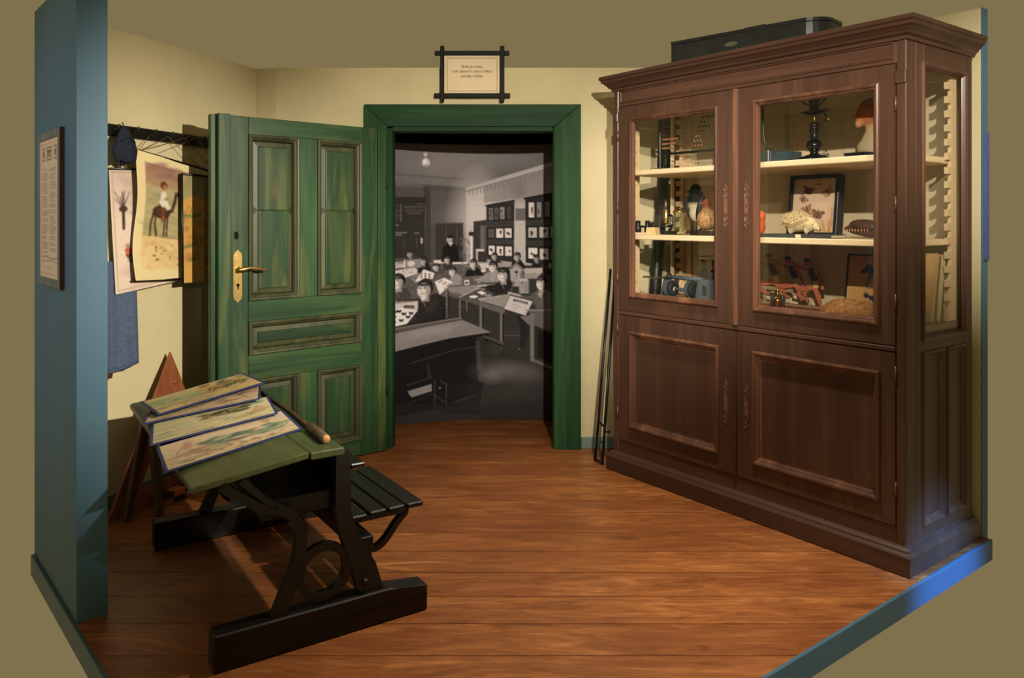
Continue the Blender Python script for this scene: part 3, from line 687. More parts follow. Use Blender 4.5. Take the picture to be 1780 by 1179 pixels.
# boys at the left with butterfly boards
pupil(52, 245, 42, 48, [(10, 390), (15, 330), (60, 290), (105, 285), (130, 330), (125, 385)], 66, 196)
LB_([(18, 320), (45, 385)], 14, 110); PB_([(-60, 380), (170, 368), (170, 440), (-60, 460)], 190); LB_([(-60, 390), (170, 370)], 5, 110)
PB_([(-60, 448), (100, 405), (160, 440), (105, 512), (-60, 545)], 228)
for bx, by in ((35, 435), (88, 450), (30, 468), (72, 490), (130, 448), (28, 500), (112, 470), (60, 432)):
    EB(bx-7, by-3, 8, 6, 30, .95, 0, .5); EB(bx+7, by-3, 8, 6, 30, .95, 0, -.5); EB(bx-5, by+5, 5, 4, 40); EB(bx+5, by+5, 5, 4, 40)
pupil(212, 296, 47, 60, [(95, 520), (150, 490), (165, 440), (175, 390), (215, 350), (275, 325), (335, 350), (338, 470), (300, 505), (160, 520)], 42, 190, 34)
LB_([(95, 405), (140, 408)], 22, 92); PB_([(190, 345), (225, 350), (205, 368), (185, 362)], 205); EB(260, 420, 40, 60, 60, .5, 1.2); LB_([(300, 350), (330, 480)], 6, 24)
PB_([(150, 545), (340, 350), (345, 480), (330, 510)], 26, .35)
# big front desk
PB_([(-60, 555), (430, 484), (446, 500), (-60, 590)], 86); LB_([(-60, 552), (430, 486)], 5, 128); LB_([(-60, 580), (430, 502)], 7, 44)
PB_([(-60, 585), (440, 500), (610, 578), (360, 612), (-60, 700)], 120); EB(230, 570, 170, 30, 146, .7, 1.2, -.15); EB(60, 640, 120, 30, 132, .5, 1.2, -.2); LB_([(-60, 698), (360, 612), (610, 580)], 6, 150, .7)
for k in range(30):
    x = random.uniform(0, 520); LB_([(x, 640-x*.18+random.uniform(-40, 20)), (x+60, 630-x*.18+random.uniform(-40, 10))], 2, random.choice([90, 150]), .35)
PB_([(-60, 705), (360, 618), (606, 588), (575, 910), (540, 1110), (330, 1090), (270, 1060), (-60, 1110)], 27); PB_([(530, 612), (576, 600), (578, 900), (540, 900)], 48); PB_([(520, 640), (545, 636), (560, 820), (530, 830)], 70, .7)
LB_([(120, 765), (400, 690), (530, 672)], 5, 74, .7); LB_([(230, 780), (240, 860)], 16, 56, .7); LB_([(105, 900), (250, 862)], 6, 60)
# floor
PB_([(578, 640), (680, 640), (690, 720), (860, 760), (1060, 840), (1060, 1300), (540, 1300), (576, 900)], 44); EB(700, 830, 150, 60, 104, .8, 1.4); EB(860, 850, 120, 60, 92, .6, 1.4); EB(620, 870, 60, 40, 116, .6, 1.2); EB(760, 960, 260, 70, 62, .6, 1.4); EB(640, 690, 50, 40, 60, .7, 1)
LB_([(578, 610), (690, 655)], 20, 74); LB_([(578, 622), (690, 668)], 8, 30)
PB_([(107, 938), (252, 902), (252, 948), (132, 978)], 128); LB_([(110, 1020), (252, 965)], 5, 52)
for p_, q_ in (((270, 880), (270, 1050)), ((340, 900), (340, 1060)), ((270, 975), (330, 1025)), ((385, 1030), (520, 985)), ((300, 880), (345, 915))): LB_([p_, q_], 7, 84, .6)
PB_([(292, 920), (312, 928), (300, 940)], 110); EB(700, 1060, 320, 50, 52, .7, 1.2); PB_([(-60, 1000), (500, 1060), (1060, 1000), (1060, 1140), (-60, 1140)], 40, .5)
random.seed(77)
for k in range(260):      # clutter on the desks and grain of the old photograph
    x, y_ = random.uniform(-20, 1000), random.uniform(140, 470); LB_([(x, y_), (x+random.uniform(-16, 16), y_+random.uniform(-5, 5))], random.uniform(1.5, 4), random.choice([30, 50, 110, 170, 215]), .35)
cv.blur(1)
lum = RNG.normal(0, 1, (cv.h//4+2, cv.w//4+2)).repeat(4, 0).repeat(4, 1)[:cv.h, :cv.w]; cv.a *= (1+.015*lum)[..., None].astype(np.float32)
cv.noise(3.0)
cv.a = np.clip((cv.a-8)*1.20, 0, 252); cv.a *= np.array([1.0, 0.965, 0.975], np.float32); cv.a += np.array([9, 8, 8], np.float32)
def arc(u, v):
    px = X0+u*380; X = (px-890)/1356*5.49; Z = 1.955-v*1.955
    return X, 5.55-0.31*(X+0.1)**2, Z
# canvas rows follow the height of the print
cv.a = cv.a[int(5*SC):int(500*SC)]; cv.h = cv.a.shape[0]
pr = print_sheet('classroom_print', cv, 305, 396, arc, M_canvas, None, 0.004, (0, 1, 0))
tag(pr, 'curved black and white print of pupils in an old classroom, behind the doorway', 'print')

# ------------------------------------------------------------------ framed motto above the door
sg = thing('motto_frame', 'small motto in a black crossed stick frame above the doorway', 'sign', (-0.247, 4.826, 2.34))
def stick(x0, x1, z0, z1, y0, y1): return boxobj('frame_bar', (x0, x1, y0, y1, z0, z1), M_frame_black, sg, 0.003)
M_frame_black = plain('dull_black_frame', rgb(18, 15, 14), .6, 0, .2)
stick(-.231, .231, .098, .126, -.014, .010); stick(-.234, .236, -.163, -.136, -.014, .010)
stick(-.196, -.171, -.190, .155, -.022, -.004); stick(.172, .200, -.190, .155, -.022, -.004)
boxobj('paper', (-.176, .178, .000, .006, -.140, .102), M_paper, sg, 0)
bm = bmesh.new(); sweep_rect(bm, [(0, .0005), (0.003, .0005)], (-.154, .156, -.122, .084), (0, 0, 0), (1, 0, 0), (0, 0, 1), (0, -1, 0)); bmobj('border_line', bm, plain('faded_line', rgb(150, 124, 96), 0.8, 0, .1, .05, 6, 0), sg)
def text(body, size, loc, rot, m, parent, name='lettering', align='CENTER', ext=0.0003):
    c = bpy.data.curves.new('t', 'FONT'); c.body = body; c.size = size; c.align_x = align; c.align_y = 'CENTER'; c.extrude = ext; c.resolution_u = 2
    o = bpy.data.objects.new('t', c); COL.objects.link(o)
    dg = bpy.context.evaluated_depsgraph_get(); me = bpy.data.meshes.new_from_object(o.evaluated_get(dg))
    bpy.data.objects.remove(o, do_unlink=True)
    ob = link(name, me, m, parent, loc=loc, rot=rot); return ob
for s_, z in (('Škola je místo,', .030), ('kde základ k svému štěstí', .0005), ('položit můžeš.', -.029)):
    text(s_, 0.0235, (0.001, -0.0006, z), (R(90), 0, 0), M_ink, sg)

# ------------------------------------------------------------------ framed notice on the blue partition  (x along wall away from camera, y outward)
PROT = math.atan2(PE.y, PE.x); NX0, NX1, NZ0, NZ1 = 0.192, 0.600, 1.166, 1.770
nt = thing('notice_frame', 'framed printed school notice on the blue partition', 'notice', (PA.x, PA.y, 0), PROT)
bm = bmesh.new(); sweep_rect(bm, [(0, 0.001), (0, 0.015), (0.002, 0.017), (0.03, 0.017), (0.033, 0.012)], (NX0, NX1, NZ0, NZ1), (0, 0, 0), (1, 0, 0), (0, 0, 1), (0, 1, 0))
fr = bmobj('frame', bm, M_greywood, nt)
boxobj('frame_side', (NX0-.003, NX0-.0003, 0.001, 0.016, NZ0, NZ1), M_brownwood, nt, 0)
cv = Canvas(120, 210, (228, 204, 182)); ink = (70, 52, 48)
cv.line([(8, 8), (112, 8), (112, 202), (8, 202), (8, 8)], 1, (170, 130, 120), .6)
for x in (18, 46, 90): cv.line([(x, 14), (x+16 if x != 46 else x+30, 14), (x+16 if x != 46 else x+30, 32), (x, 32), (x, 14)], 1.5, ink, .9)
for x in range(50, 74, 4): cv.line([(x, 18), (x+1, 28)], 2.0, ink); cv.line([(x, 18), (x+3, 20)], 1.2, ink)
cv.ell(26, 23, 4, 6, ink, .7); cv.ell(98, 23, 4, 6, ink, .7)
for x0 in (16, 64):
    y = 46
    while y < 170:
        n = random.uniform(26, 42); x = x0
        while x < x0+n:
            w = random.uniform(2, 6); cv.line([(x, y), (x+w, y)], 1.1, ink, random.uniform(.35, .75)); x += w+1.6
        y += random.choice([3.1, 3.1, 3.1, 5.5])
cv.line([(14, 178), (40, 176), (80, 179), (108, 177)], 1.6, (120, 80, 70), .7); cv.line([(14, 184), (60, 182), (108, 183)], 1.2, (120, 80, 70), .6); cv.line([(45, 192), (75, 192)], 1, ink, .6)
print_sheet('notice_paper', cv, 121, 211, lambda u, v: (NX1-.026-u*(NX1-NX0-.052), 0*u+0.0125, NZ1-.026-v*(NZ1-NZ0-.052)), M_print, nt)
boxobj('backing', (NX0+.006, NX1-.006, 0.002, 0.011, NZ0+.006, NZ1-.006), M_brownwood, nt, 0)
# frame seen edge-on on the end of the right wall
P0 = a0 + CV*0.030 - CU*0.004
ed = thing('side_notice_frame', 'narrow dark blue framed board seen edge-on at the end of the right wall', 'frame', (P0.x, P0.y, 0), math.atan2(-CU.y, -CU.x)+R(90))
boxobj('frame', (-0.014, 0.014, 0.0, -0.014, 1.245, 1.815), plain('violet_blue_frame', rgb(74, 92, 140), .5), ed, 0.0)
boxobj('board', (-0.011, 0.011, -0.014, -0.0155, 1.26, 1.80), plain('violet_blue_panel', rgb(84, 98, 140), .6), ed, 0)

# ================================================================== the glass cabinet (local x to the right along the front, y into the depth)
CROT = math.atan2(-CU.y, -CU.x)
cab = thing('glass_cabinet', 'large dark brown wooden school cabinet with two glazed doors above two panelled doors', 'cabinet', (C0.x, C0.y, 0), CROT)
XL, XR = -1.69, -0.03
bm = bmesh.new(); sweep_u(bm, [(0.018, 0.0), (0.03, 0.004), (0.03, 0.078), (0.024, 0.086), (0.020, 0.090), (0.016, 0.100), (0.004, 0.106), (0.0, 0.112)], XL, XR, 0.03, 0.628)
bmobj('plinth', bm, M_cab_x, cab)
bm = bmesh.new(); sweep_u(bm, [(0.0, 2.150), (0.008, 2.152), (0.010, 2.166), (0.022, 2.172), (0.026, 2.182), (0.040, 2.196), (0.050, 2.202), (0.052, 2.214), (0.060, 2.220), (0.060, 2.236), (0.050, 2.240)], XL, XR, 0.03, 0.64)
bmobj('cornice', bm, M_cab_x, cab)
def cpart(name, a0_, a1_, b0_, b1_, z0, z1, m, parent=cab, bev=0.002): return boxobj(name, (-a1_, -a0_, b0_, b1_, z0, z1), m, parent, bev)
for a0_, a1_ in ((0.03, 0.072), (1.652, 1.69)):
    cpart('corner_post', a0_, a1_, 0.03, 0.11, 0.10, 2.155, M_cab_z, cab, 0.005)
    cpart('post_block', a0_-0.001, a1_+0.003, 0.022, 0.05, 1.975, 2.030, M_cab_x, cab, 0.004)
cpart('frieze_rail', 0.072, 1.652, 0.034, 0.058, 2.062, 2.155, M_cab_x)
bm = bmesh.new(); sweep_rect(bm, [(0, 0.0), (0.0, 0.005), (0.006, 0.006), (0.010, 0.0)], (-1.640, -0.082, 2.080, 2.150), (0, 0.034, 0), (1, 0, 0), (0, 0, 1), (0, -1, 0)); bmobj('frieze_bead', bm, M_cab_x, cab)
cpart('middle_rail', 0.072, 1.652, 0.030, 0.058, 0.886, 0.912, M_cab_x, cab, 0.006)
cpart('bottom_rail', 0.072, 1.652, 0.034, 0.058, 0.10, 0.180, M_cab_x)
cpart('top_board', 0.04, 1.68, 0.05, 0.61, 2.125, 2.150, M_cab_x)
cpart('inner_floor', 0.056, 1.664, 0.06, 0.60, 0.950, 0.975, M_redwood)
cpart('bottom_board', 0.056, 1.664, 0.06, 0.60, 0.10, 0.12, M_cab_x)
cpart('lower_back', 0.056, 1.664, 0.605, 0.618, 0.10, 0.95, M_cab_x)
for a0_, a1_ in ((0.056, 0.80), (0.925, 1.664)): cpart('back_board', a0_, a1_, 0.606, 0.616, 0.975, 2.125, M_back, cab, 0)
cpart('back_stile', 0.80, 0.925, 0.588, 0.616, 0.975, 2.125, M_pale_rail, cab)
cpart('back_stile', 1.60, 1.664, 0.588, 0.606, 0.975, 2.125, M_pale_rail, cab)
cpart('back_rail', 0.056, 1.664, 0.586, 0.606, 2.060, 2.125, M_pale_rail, cab)
# sides: glazed above, two recessed panels below
for s_, (ao, ai) in enumerate(((0.03, 0.056), (1.69, 1.664))):
    lo, hi = min(ao, ai), max(ao, ai)
    sd = cpart('side_stile', lo, hi, 0.11, 0.178, 0.10, 2.155, M_cab_z)
    cpart('side_stile', lo, hi, 0.556, 0.628, 0.10, 2.155, M_cab_z)
    cpart('side_rail', lo, hi, 0.178, 0.556, 2.062, 2.155, M_cab_y); cpart('side_rail', lo, hi, 0.178, 0.556, 0.868, 0.934, M_cab_y); cpart('side_rail', lo, hi, 0.178, 0.556, 0.10, 0.168, M_cab_y)
    cpart('side_mullion', lo, hi, 0.352, 0.396, 0.168, 0.868, M_cab_z)
    en = (1, 0, 0) if s_ == 0 else (-1, 0, 0)
    gl = cpart('side_pane', (lo+hi)/2-0.0015, (lo+hi)/2+0.0015, 0.178, 0.556, 0.934, 2.062, M_glass, cab, 0)
    bm = bmesh.new(); sweep_rect(bm, [(-0.014, 0.0), (-0.012, 0.007), (-0.004, 0.009), (0.002, 0.004), (0.008, -0.004), (0.012, -0.010)], (0.178, 0.556, 0.934, 2.062), (-ao, 0, 0), (0, 1, 0), (0, 0, 1), en); bmobj('window_bead', bm, M_cab_mould, gl)
    for b0_, b1_ in ((0.178, 0.352), (0.396, 0.556)):
        pn = cpart('side_panel', (lo+hi)/2-0.004, (lo+hi)/2+0.004, b0_, b1_, 0.168, 0.868, M_cab_z, cab, 0)
        bm = bmesh.new(); sweep_rect(bm, [(-0.012, 0.0), (-0.010, 0.006), (-0.002, 0.008), (0.004, 0.002), (0.016, -0.006), (0.022, -0.008)], (b0_, b1_, 0.168, 0.868), (-ao, 0, 0), (0, 1, 0), (0, 0, 1), en); bmobj('panel_moulding', bm, M_cab_mould, pn)
# doors
def torus_bit(bm, x, z, rx, rz, y, r=0.0018, a0_=0, a1_=360, n=14):
    tube(bm, [(x+rx*math.cos(R(a0_+(a1_-a0_)*k/n)), y, z+rz*math.sin(R(a0_+(a1_-a0_)*k/n))) for k in range(n+1)], r, 5)
def escutcheon(x, z, parent, hole):
    bm = bmesh.new(); y = 0.028
    slab(bm, [(-.010, -.036), (.010, -.036), (.010, .036), (-.010, .036)], (x, 0.0305, z), (1, 0, 0), (0, 0, 1), (0, -1, 0), 0.003)
    for s_ in (-1, 1):
        torus_bit(bm, x, z+s_*.056, .009, .020, y); torus_bit(bm, x, z+s_*.058, .004, .010, y, .0014); torus_bit(bm, x, z+s_*.086, .010, .012, y); torus_bit(bm, x, z+s_*.086, .0045, .0055, y, .0014)
        slab(bm, [(-.004, 0), (0, -.008), (.004, 0), (0, .012)], (x, 0.0305, z+s_*.103), (1, 0, 0), (0, 0, 1), (0, -1, 0), 0.003)
    e_ = bmobj('escutcheon', bm, M_bronze, parent); tag(e_, 'pierced bronze keyhole plate')
    if hole:
        pass
    return e_
def keyhole(x, z, parent):
    bm = bmesh.new(); lathe(bm, [(0.0032, 0), (0.0032, 0.0006)], 10, M=Matrix.Translation((x, 0.0275, z+0.004)) @ Matrix.Rotation(R(90), 4, 'X')); box(bm, x-.0013, x+.0013, 0.0269, 0.0275, z-.010, z+.004)
    bmobj('keyhole', bm, M_black_matte, parent)
def hinge(x, z, parent, h=0.06): tag(tubeobj('hinge', [(x, 0.026, z-h/2), (x, 0.026, z+h/2)], 0.004, plain('dull_hinge', rgb(120, 96, 76), .4, .6), parent, 8), 'steel barrel hinge')
def frame_door(name, a0_, a1_, z0, z1, o0, o1, p0, p1):
    bm = bmesh.new(); slab(bm, [(-a1_, z0), (-a0_, z0), (-a0_, z1), (-a1_, z1)], (0, 0.030, 0), (1, 0, 0), (0, 0, 1), (0, 1, 0), 0.026, [(-o1, p0), (-o0, p0), (-o0, p1), (-o1, p1)])
    return bmobj(name, bm, M_cab_z, cab)
for a0_, a1_, o0, o1, hx, ex_, hole in ((0.074, 0.848, 0.150, 0.742, -0.071, -0.791, True), (0.860, 1.650, 0.966, 1.552, -1.653, -0.910, False)):
    d = frame_door('glazed_door', a0_, a1_, 0.914, 2.058, o0, o1, 1.000, 1.980)
    bm = bmesh.new(); sweep_rect(bm, [(-0.012, 0.0), (-0.010, 0.009), (-0.003, 0.013), (0.004, 0.011), (0.007, 0.004), (0.013, 0.002), (0.018, -0.006), (0.020, -0.014)], (-o1, -o0, 1.0, 1.98), (0, 0.030, 0), (1, 0, 0), (0, 0, 1), (0, -1, 0)); tag(bmobj('glazing_bead', bm, M_cab_mould, d), 'worn lighter glazing bead')
    boxobj('glass_pane', (-o1, -o0, 0.044, 0.047, 1.0, 1.98), M_glass, d, 0)
    escutcheon(ex_, 1.49, d, hole); keyhole(ex_, 1.49, d) if hole else None
    for z in (1.896, 1.488, 1.092): hinge(hx, z, d)
for a0_, a1_, o0, o1, hx, ex_, hole in ((0.074, 0.848, 0.150, 0.744, -0.071, -0.790, True), (0.860, 1.650, 0.964, 1.552, -1.653, -0.909, False)):
    d = frame_door('panel_door', a0_, a1_, 0.182, 0.884, o0, o1, 0.275, 0.788)
    boxobj('door_panel', (-o1, -o0, 0.042, 0.050, 0.275, 0.788), M_cab_z, d, 0)
    bm = bmesh.new(); sweep_rect(bm, [(-0.014, 0.0), (-0.012, 0.009), (-0.004, 0.013), (0.004, 0.010), (0.008, 0.002), (0.018, -0.003), (0.022, -0.011), (0.030, -0.012)], (-o1, -o0, 0.275, 0.788), (0, 0.030, 0), (1, 0, 0), (0, 0, 1), (0, -1, 0)); tag(bmobj('panel_moulding', bm, M_cab_mould, d), 'raised panel moulding')
    escutcheon(ex_, 0.525, d, hole); keyhole(ex_, 0.525, d) if hole else None
    for z in (0.80, 0.33): hinge(hx, z, d)
bm = bmesh.new(); prism(bm, [(-.868, .031), (-.868, .024), (-.862, .016), (-.852, .013), (-.842, .016), (-.836, .024), (-.836, .031)], 0.914, 2.058); bmobj('astragal', bm, M_cab_mould, cab)
bm = bmesh.new(); prism(bm, [(-.862, .031), (-.862, .022), (-.846, .022), (-.846, .031)], 0.182, 0.884); bmobj('astragal', bm, M_cab_z, cab)
# shelves and notched rails
for zt in (1.700, 1.340): cpart('shelf', 0.075, 1.645, 0.075, 0.586, zt-0.028, zt, M_shelf, cab, 0.004)
for ao, sg_ in ((0.058, 1), (1.662, -1)):
    for b0_ in (0.500, 0.115):
        right = ao < 1; bb = (0.442 if b0_ > .3 else 0.115) if right else b0_; w_ = 0.098 if right else 0.06; st = 0 if right else 1
        outl = [(bb+w_, 0.98), (bb+w_, 2.09), (bb+0.015, 2.09)]; z = 2.06
        while z > 1.02:
            outl += [(bb+0.015, z), (bb+0.050, z), (bb+0.050, z-0.022), (bb+0.040, z-0.032), (bb+0.015, z-0.032)]; z -= 0.062
        outl.append((bb+0.015, 0.98))
        par = cab
        if not right: par = cpart('notch_shade_backing', min(ao, ao+sg_*.010), max(ao, ao+sg_*.010), bb, bb+0.062, 0.976, 2.10, M_brownwood, cab, 0); cpart('rail_board', min(ao, ao+sg_*.014), max(ao, ao+sg_*.014), bb+0.063, bb+0.085, 0.976, 2.10, M_pale_rail, cab, 0); cpart('rail_board', min(ao, ao+sg_*.014), max(ao, ao+sg_*.014), bb-0.02, bb-0.001, 0.976, 2.10, M_pale_rail, cab, 0)  # dark brown backing added behind the strip so its notches look shaded
        bm = bmesh.new(); slab(bm, outl, (-(ao+sg_*.010*st), 0, 0), (0, 1, 0), (0, 0, 1), (-sg_, 0, 0), 0.016); bmobj('notched_strip', bm, M_pale_rail, par)

# ------------------------------------------------------------------ black case on top of the cabinet
cw = lambda a_, b_, z_=0.0: (C0.x + CU.x*a_ + CV.x*b_, C0.y + CU.y*a_ + CV.y*b_, z_)
p_l, p_r = Vector(cw(1.40, 0.19)), Vector(cw(0.560, 0.315)); dv = p_r - p_l; L_ = dv.length
case = thing('instrument_case', 'long black lacquered case lying on top of the cabinet', 'case', (p_l.x, p_l.y, 2.2405), math.atan2(dv.y, dv.x))
outl = [(0, 0), (L_-0.12, 0)] + [(L_-0.12+0.12*math.sin(R(t)), 0.10*(1-math.cos(R(t)))) for t in (15, 30, 45, 60, 75, 90)] + [(L_, 0.22), (0, 0.22)]
bm = bmesh.new(); prism(bm, outl, 0.0, 0.150); bmesh.ops.bevel(bm, geom=[e for e in bm.edges if abs(e.verts[0].co.z-e.verts[1].co.z) < 1e-4], offset=0.004, segments=1, affect='EDGES')
M_lacq = plain('scuffed_black_lacquer', rgb(38, 42, 44), 0.22, 0, 0.6, 0.3, 14, 0.06)
bmobj('body', bm, M_lacq, case)
bm = bmesh.new(); prism(bm, [(x+(0.002 if x > 0.01 else -0.002), y_-0.002) for x, y_ in outl], 0.150, 0.166); bmobj('lid', bm, M_lacq, case)
bm = bmesh.new(); slab(bm, [(.035*math.cos(R(t))*(1 if abs(math.cos(R(t))) < .9 else 1.1), .013*math.sin(R(t))) for t in range(0, 360, 20)], (0.365, -0.001, 0.098), (1, 0, 0), (0, 0, 1), (0, -1, 0), 0.004); tag(bmobj('lock_plate', bm, plain('tarnished_plate', rgb(120, 122, 112), .4, .6), case), 'oval tarnished lock plate')
tubeobj('lid_strap', smooth_path([(0.40, 0.03, 0.166), (0.43, 0.03, 0.172), (0.50, 0.03, 0.173), (0.53, 0.03, 0.174), (0.545, 0.03, 0.168)], 3), 0.005, M_black, case, 6)

# ------------------------------------------------------------------ things in the cabinet
F_, S1, S2 = 0.975, 1.3405, 1.7005
def item(name, label, cat, a_, b_, z_, rot=0.0, group=None):
    x, y_, _ = cw(a_, b_); return thing(name, label, cat, (x, y_, z_), CROT+rot, group)
# --- upper left: abacus
ab = item('abacus', 'counting frame with small beads on wires, on the top shelf', 'abacus', 1.36, 0.25, S2)
boxobj('frame_post', (-.185, -.165, -.012, .012, 0, .318), M_black, ab); boxobj('frame_post', (.400, .420, -.012, .012, 0, .318), M_black, ab)
boxobj('frame_bar', (-.165, .400, -.008, .008, .088, .102), M_black, ab); boxobj('frame_bar', (-.165, .400, -.008, .008, .300, .318), M_black, ab)
boxobj('foot', (-.187, -.163, -.07, .07, -.0, .012), M_brass, ab); boxobj('foot', (.398, .422, -.07, .07, -.0, .012), M_brass, ab)
M_bead = plain('brown_bead', rgb(150, 100, 62), .4); M_bead2 = plain('dark_bead', rgb(60, 40, 30), .4)
for r_ in range(7):
    z = .128 + r_*.025; w_ = tubeobj('wire', [(-.165, 0, z), (.400, 0, z)], 0.0012, M_steel, ab, 5)
    n = (6, 7, 8, 3, 2, 4, 1)[r_]
    bm = bmesh.new()
    for k in range(10 if r_ < 3 else 6):
        x = -.155 + k*.0150 if k < n else .06+(k-n)*.021+.012*r_
        ellip(bm, (x, 0, z), (.0048, .0064, .0064), None, 8, 6)
    bd = bmobj('bead_row', bm, M_bead if r_ < 3 else M_bead2, w_, smooth=True); bd['kind'] = 'stuff'
# --- middle left
bn = item('binoculars', 'pair of black binoculars standing on a cream block, left end of the middle shelf', 'binoculars', 1.575, 0.15, S1, R(20))
for x in (-.030, .028): latheobj('barrel', [(.016, .010), (.018, .012), (.018, .045), (.014, .050), (.014, .074), (.016, .076), (.012, .078)], M_black, bn, 16, (x, 0, 0))
boxobj('bridge', (-.016, .014, -.006, .006, .038, .050), M_black, bn, 0.002); boxobj('stand', (-.05, .05, -.03, .03, 0, .010), M_paper, bn)
bx = item('lens_block', 'cream block with two black eyepieces beside the binoculars', 'optical viewer', 1.50, 0.15, S1, R(15))
bm = bmesh.new(); slab(bm, [(-.032, 0), (.034, 0), (.026, .04), (-.026, .04)], (0, -.025, 0), (1, 0, 0), (0, 0, 1), (0, 1, 0), .05); bmobj('block', bm, plain('cream_block', rgb(206, 178, 130), .6), bx)
latheobj('eyepiece', [(.014, .040), (.015, .060), (.017, .062), (.017, .070), (.012, .072)], M_black, bx, 14, (-.012, 0, 0)); latheobj('eyepiece', [(.009, .040), (.010, .052), (.008, .055)], M_black, bx, 12, (.020, 0, 0))
mc = item('microscope', 'small brass and black microscope on the middle shelf beside the glass jar', 'microscope', 1.475, 0.23, S1, R(10))
bm = bmesh.new(); slab(bm, [(-.055, -.03), (.05, -.035), (.06, 0), (.05, .035), (-.055, .03), (-.065, 0)], (0, 0, 0), (1, 0, 0), (0, 1, 0), (0, 0, 1), .020); bmobj('foot', bm, M_black, mc)
latheobj('stage', [(.030, .040), (.032, .042), (.032, .052), (.030, .054)], M_black, mc, 18)
latheobj('tube', [(.011, .058), (.018, .066), (.018, .130), (.014, .134)], M_brass, mc, 16); latheobj('eyepiece', [(.024, .134), (.024, .138), (.010, .140), (.010, .160), (.007, .163), (.007, .184), (.009, .186)], M_steel, mc, 14)
tubeobj('arm', smooth_path([(.02, .0, .02), (.045, 0, .05), (.045, 0, .095), (.018, 0, .112)], 4), .008, M_black, mc, 8)
for z in (.060, .078, .094): tubeobj('focus_wheel', [(.040, -.012, z), (.040, .012, z)], .007, M_steel, mc, 10)
jr = item('glass_jar', 'tall clear engraved glass jar with yellowish lid beside the microscope', 'jar', 1.352, 0.20, S1)
latheobj('vessel', [(.030, 0), (.036, .004), (.036, .010), (.031, .016), (.031, .118), (.0325, .122), (.029, .122), (.028, .018), (.004, .014)], glassmat('jar_glass', (.90, .93, .86, 1), .05), jr, 24)
latheobj('lid', [(.033, .122), (.035, .125), (.033, .131), (.012, .136), (.004, .137)], M_brass, jr, 22)
bm = bmesh.new()
for t in range(-60, 61, 20):
    for z in (.040, .068, .094):
        x = .0316*math.sin(R(t)); y_ = -.0316*math.cos(R(t)); torus_bit(bm, x, z, .006, .011, y_, .0010, n=8)
bmobj('engraving', bm, plain('frosted_engraving', rgb(120, 112, 84), .8), jr)
# magpie
mg = item('magpie', 'stuffed black and white magpie at the back of the middle shelf', 'bird', 1.375, 0.37, S1, R(8))
def skinblob(lumps, voxel, name, m, parent, it=4):
    bm = bmesh.new()
    for c, r_, rot in lumps: ellip(bm, c, r_, Matrix.Rotation(rot, 3, 'Y') if rot else None, 16, 10)
    return fuse(name, bm, voxel, m, parent, it)
def bird_mat(name, head, belly, zsplit, soft=0.01, speck=None):
    t = NT(name); tc = t.add('ShaderNodeTexCoord'); sx = t.add('ShaderNodeSeparateXYZ'); t.link(tc.outputs['Object'], sx.inputs[0])
    mr = t.add('ShaderNodeMapRange'); mr.inputs['From Min'].default_value = zsplit-soft; mr.inputs['From Max'].default_value = zsplit+soft; t.link(sx.outputs['Z'], mr.inputs['Value'])
    n = t.noise(t.coords((1, 1, 1)), 220, 3); col = t.mix(mr.outputs[0], belly, head)
    if speck: col = t.mix(t.ramp(n, [(0.42, (1, 1, 1, 1)), (0.5, (0, 0, 0, 1))]), col, t.mix(mr.outputs[0], speck, head))
    t.link(col, t.b.inputs['Base Color']); t.bump(n, .4, .004); return t.fin(.75, 0, .2)
skinblob([((0, 0, .185), (.050, .05, .072), 0), ((-.004, 0, .250), (.034, .034, .036), 0), ((.0, 0, .120), (.040, .042, .05), 0), ((-.03, -.004, .245), (.022, .014, .012), -.3), ((.006, .03, .06), (.016, .014, .09), .15)], .006, 'body', bird_mat('magpie_feathers', rgb(22, 20, 24), rgb(196, 184, 156), .172, .012), mg)
bm = bmesh.new(); tube(bm, [(-.042, -.004, .246), (-.062, -.008, .238)], [.008, .001], 8); bmobj('beak', bm, M_black, mg, smooth=True)
bm = bmesh.new(); ellip(bm, (.040, -.02, .150), (.018, .030, .075), Matrix.Rotation(.25, 3, 'Y')); ellip(bm, (-.040, -.01, .150), (.014, .030, .070), Matrix.Rotation(-.2, 3, 'Y')); bmobj('wing', bm, plain('black_feather', rgb(26, 25, 28), .6), mg, smooth=True)
for x in (-.012, .012): tubeobj('leg', [(x, -.01, .09), (x, -.014, .022)], .0035, M_black, mg, 6)
bm = bmesh.new(); tube(bm, smooth_path([(-.06, 0, .008), (-.02, -.01, .018), (.03, 0, .014), (.07, .01, .008)], 3), .010, 7); bmobj('perch', bm, M_brownwood, mg, smooth=True)
# partridge
pt = item('partridge', 'stuffed speckled brown partridge on a black base, middle shelf', 'bird', 1.165, 0.21, S1, R(-8))
boxobj('base', (-.085, .08, -.05, .05, 0, .024), M_black, pt, 0.003)
skinblob([((0, 0, .085), (.056, .062, .058), 0), ((-.010, .0, .135), (.024, .024, .045), 0), ((-.010, -.004, .172), (.020, .021, .024), 0), ((.045, .02, .075), (.035, .03, .03), .4)], .006, 'body', bird_mat('partridge_feathers', rgb(112, 60, 36), rgb(186, 146, 98), .142, .010, rgb(96, 66, 42)), pt)
bm = bmesh.new(); tube(bm, [(-.012, -.022, .172), (-.016, -.040, .166)], [.007, .001], 8); bmobj('beak', bm, plain('red_beak', rgb(140, 60, 40), .5), pt, smooth=True)
for x in (-.02, .012): tubeobj('leg', [(x, -.005, .05), (x, -.01, .022)], .004, plain('bird_leg', rgb(150, 90, 60), .6), pt, 6)
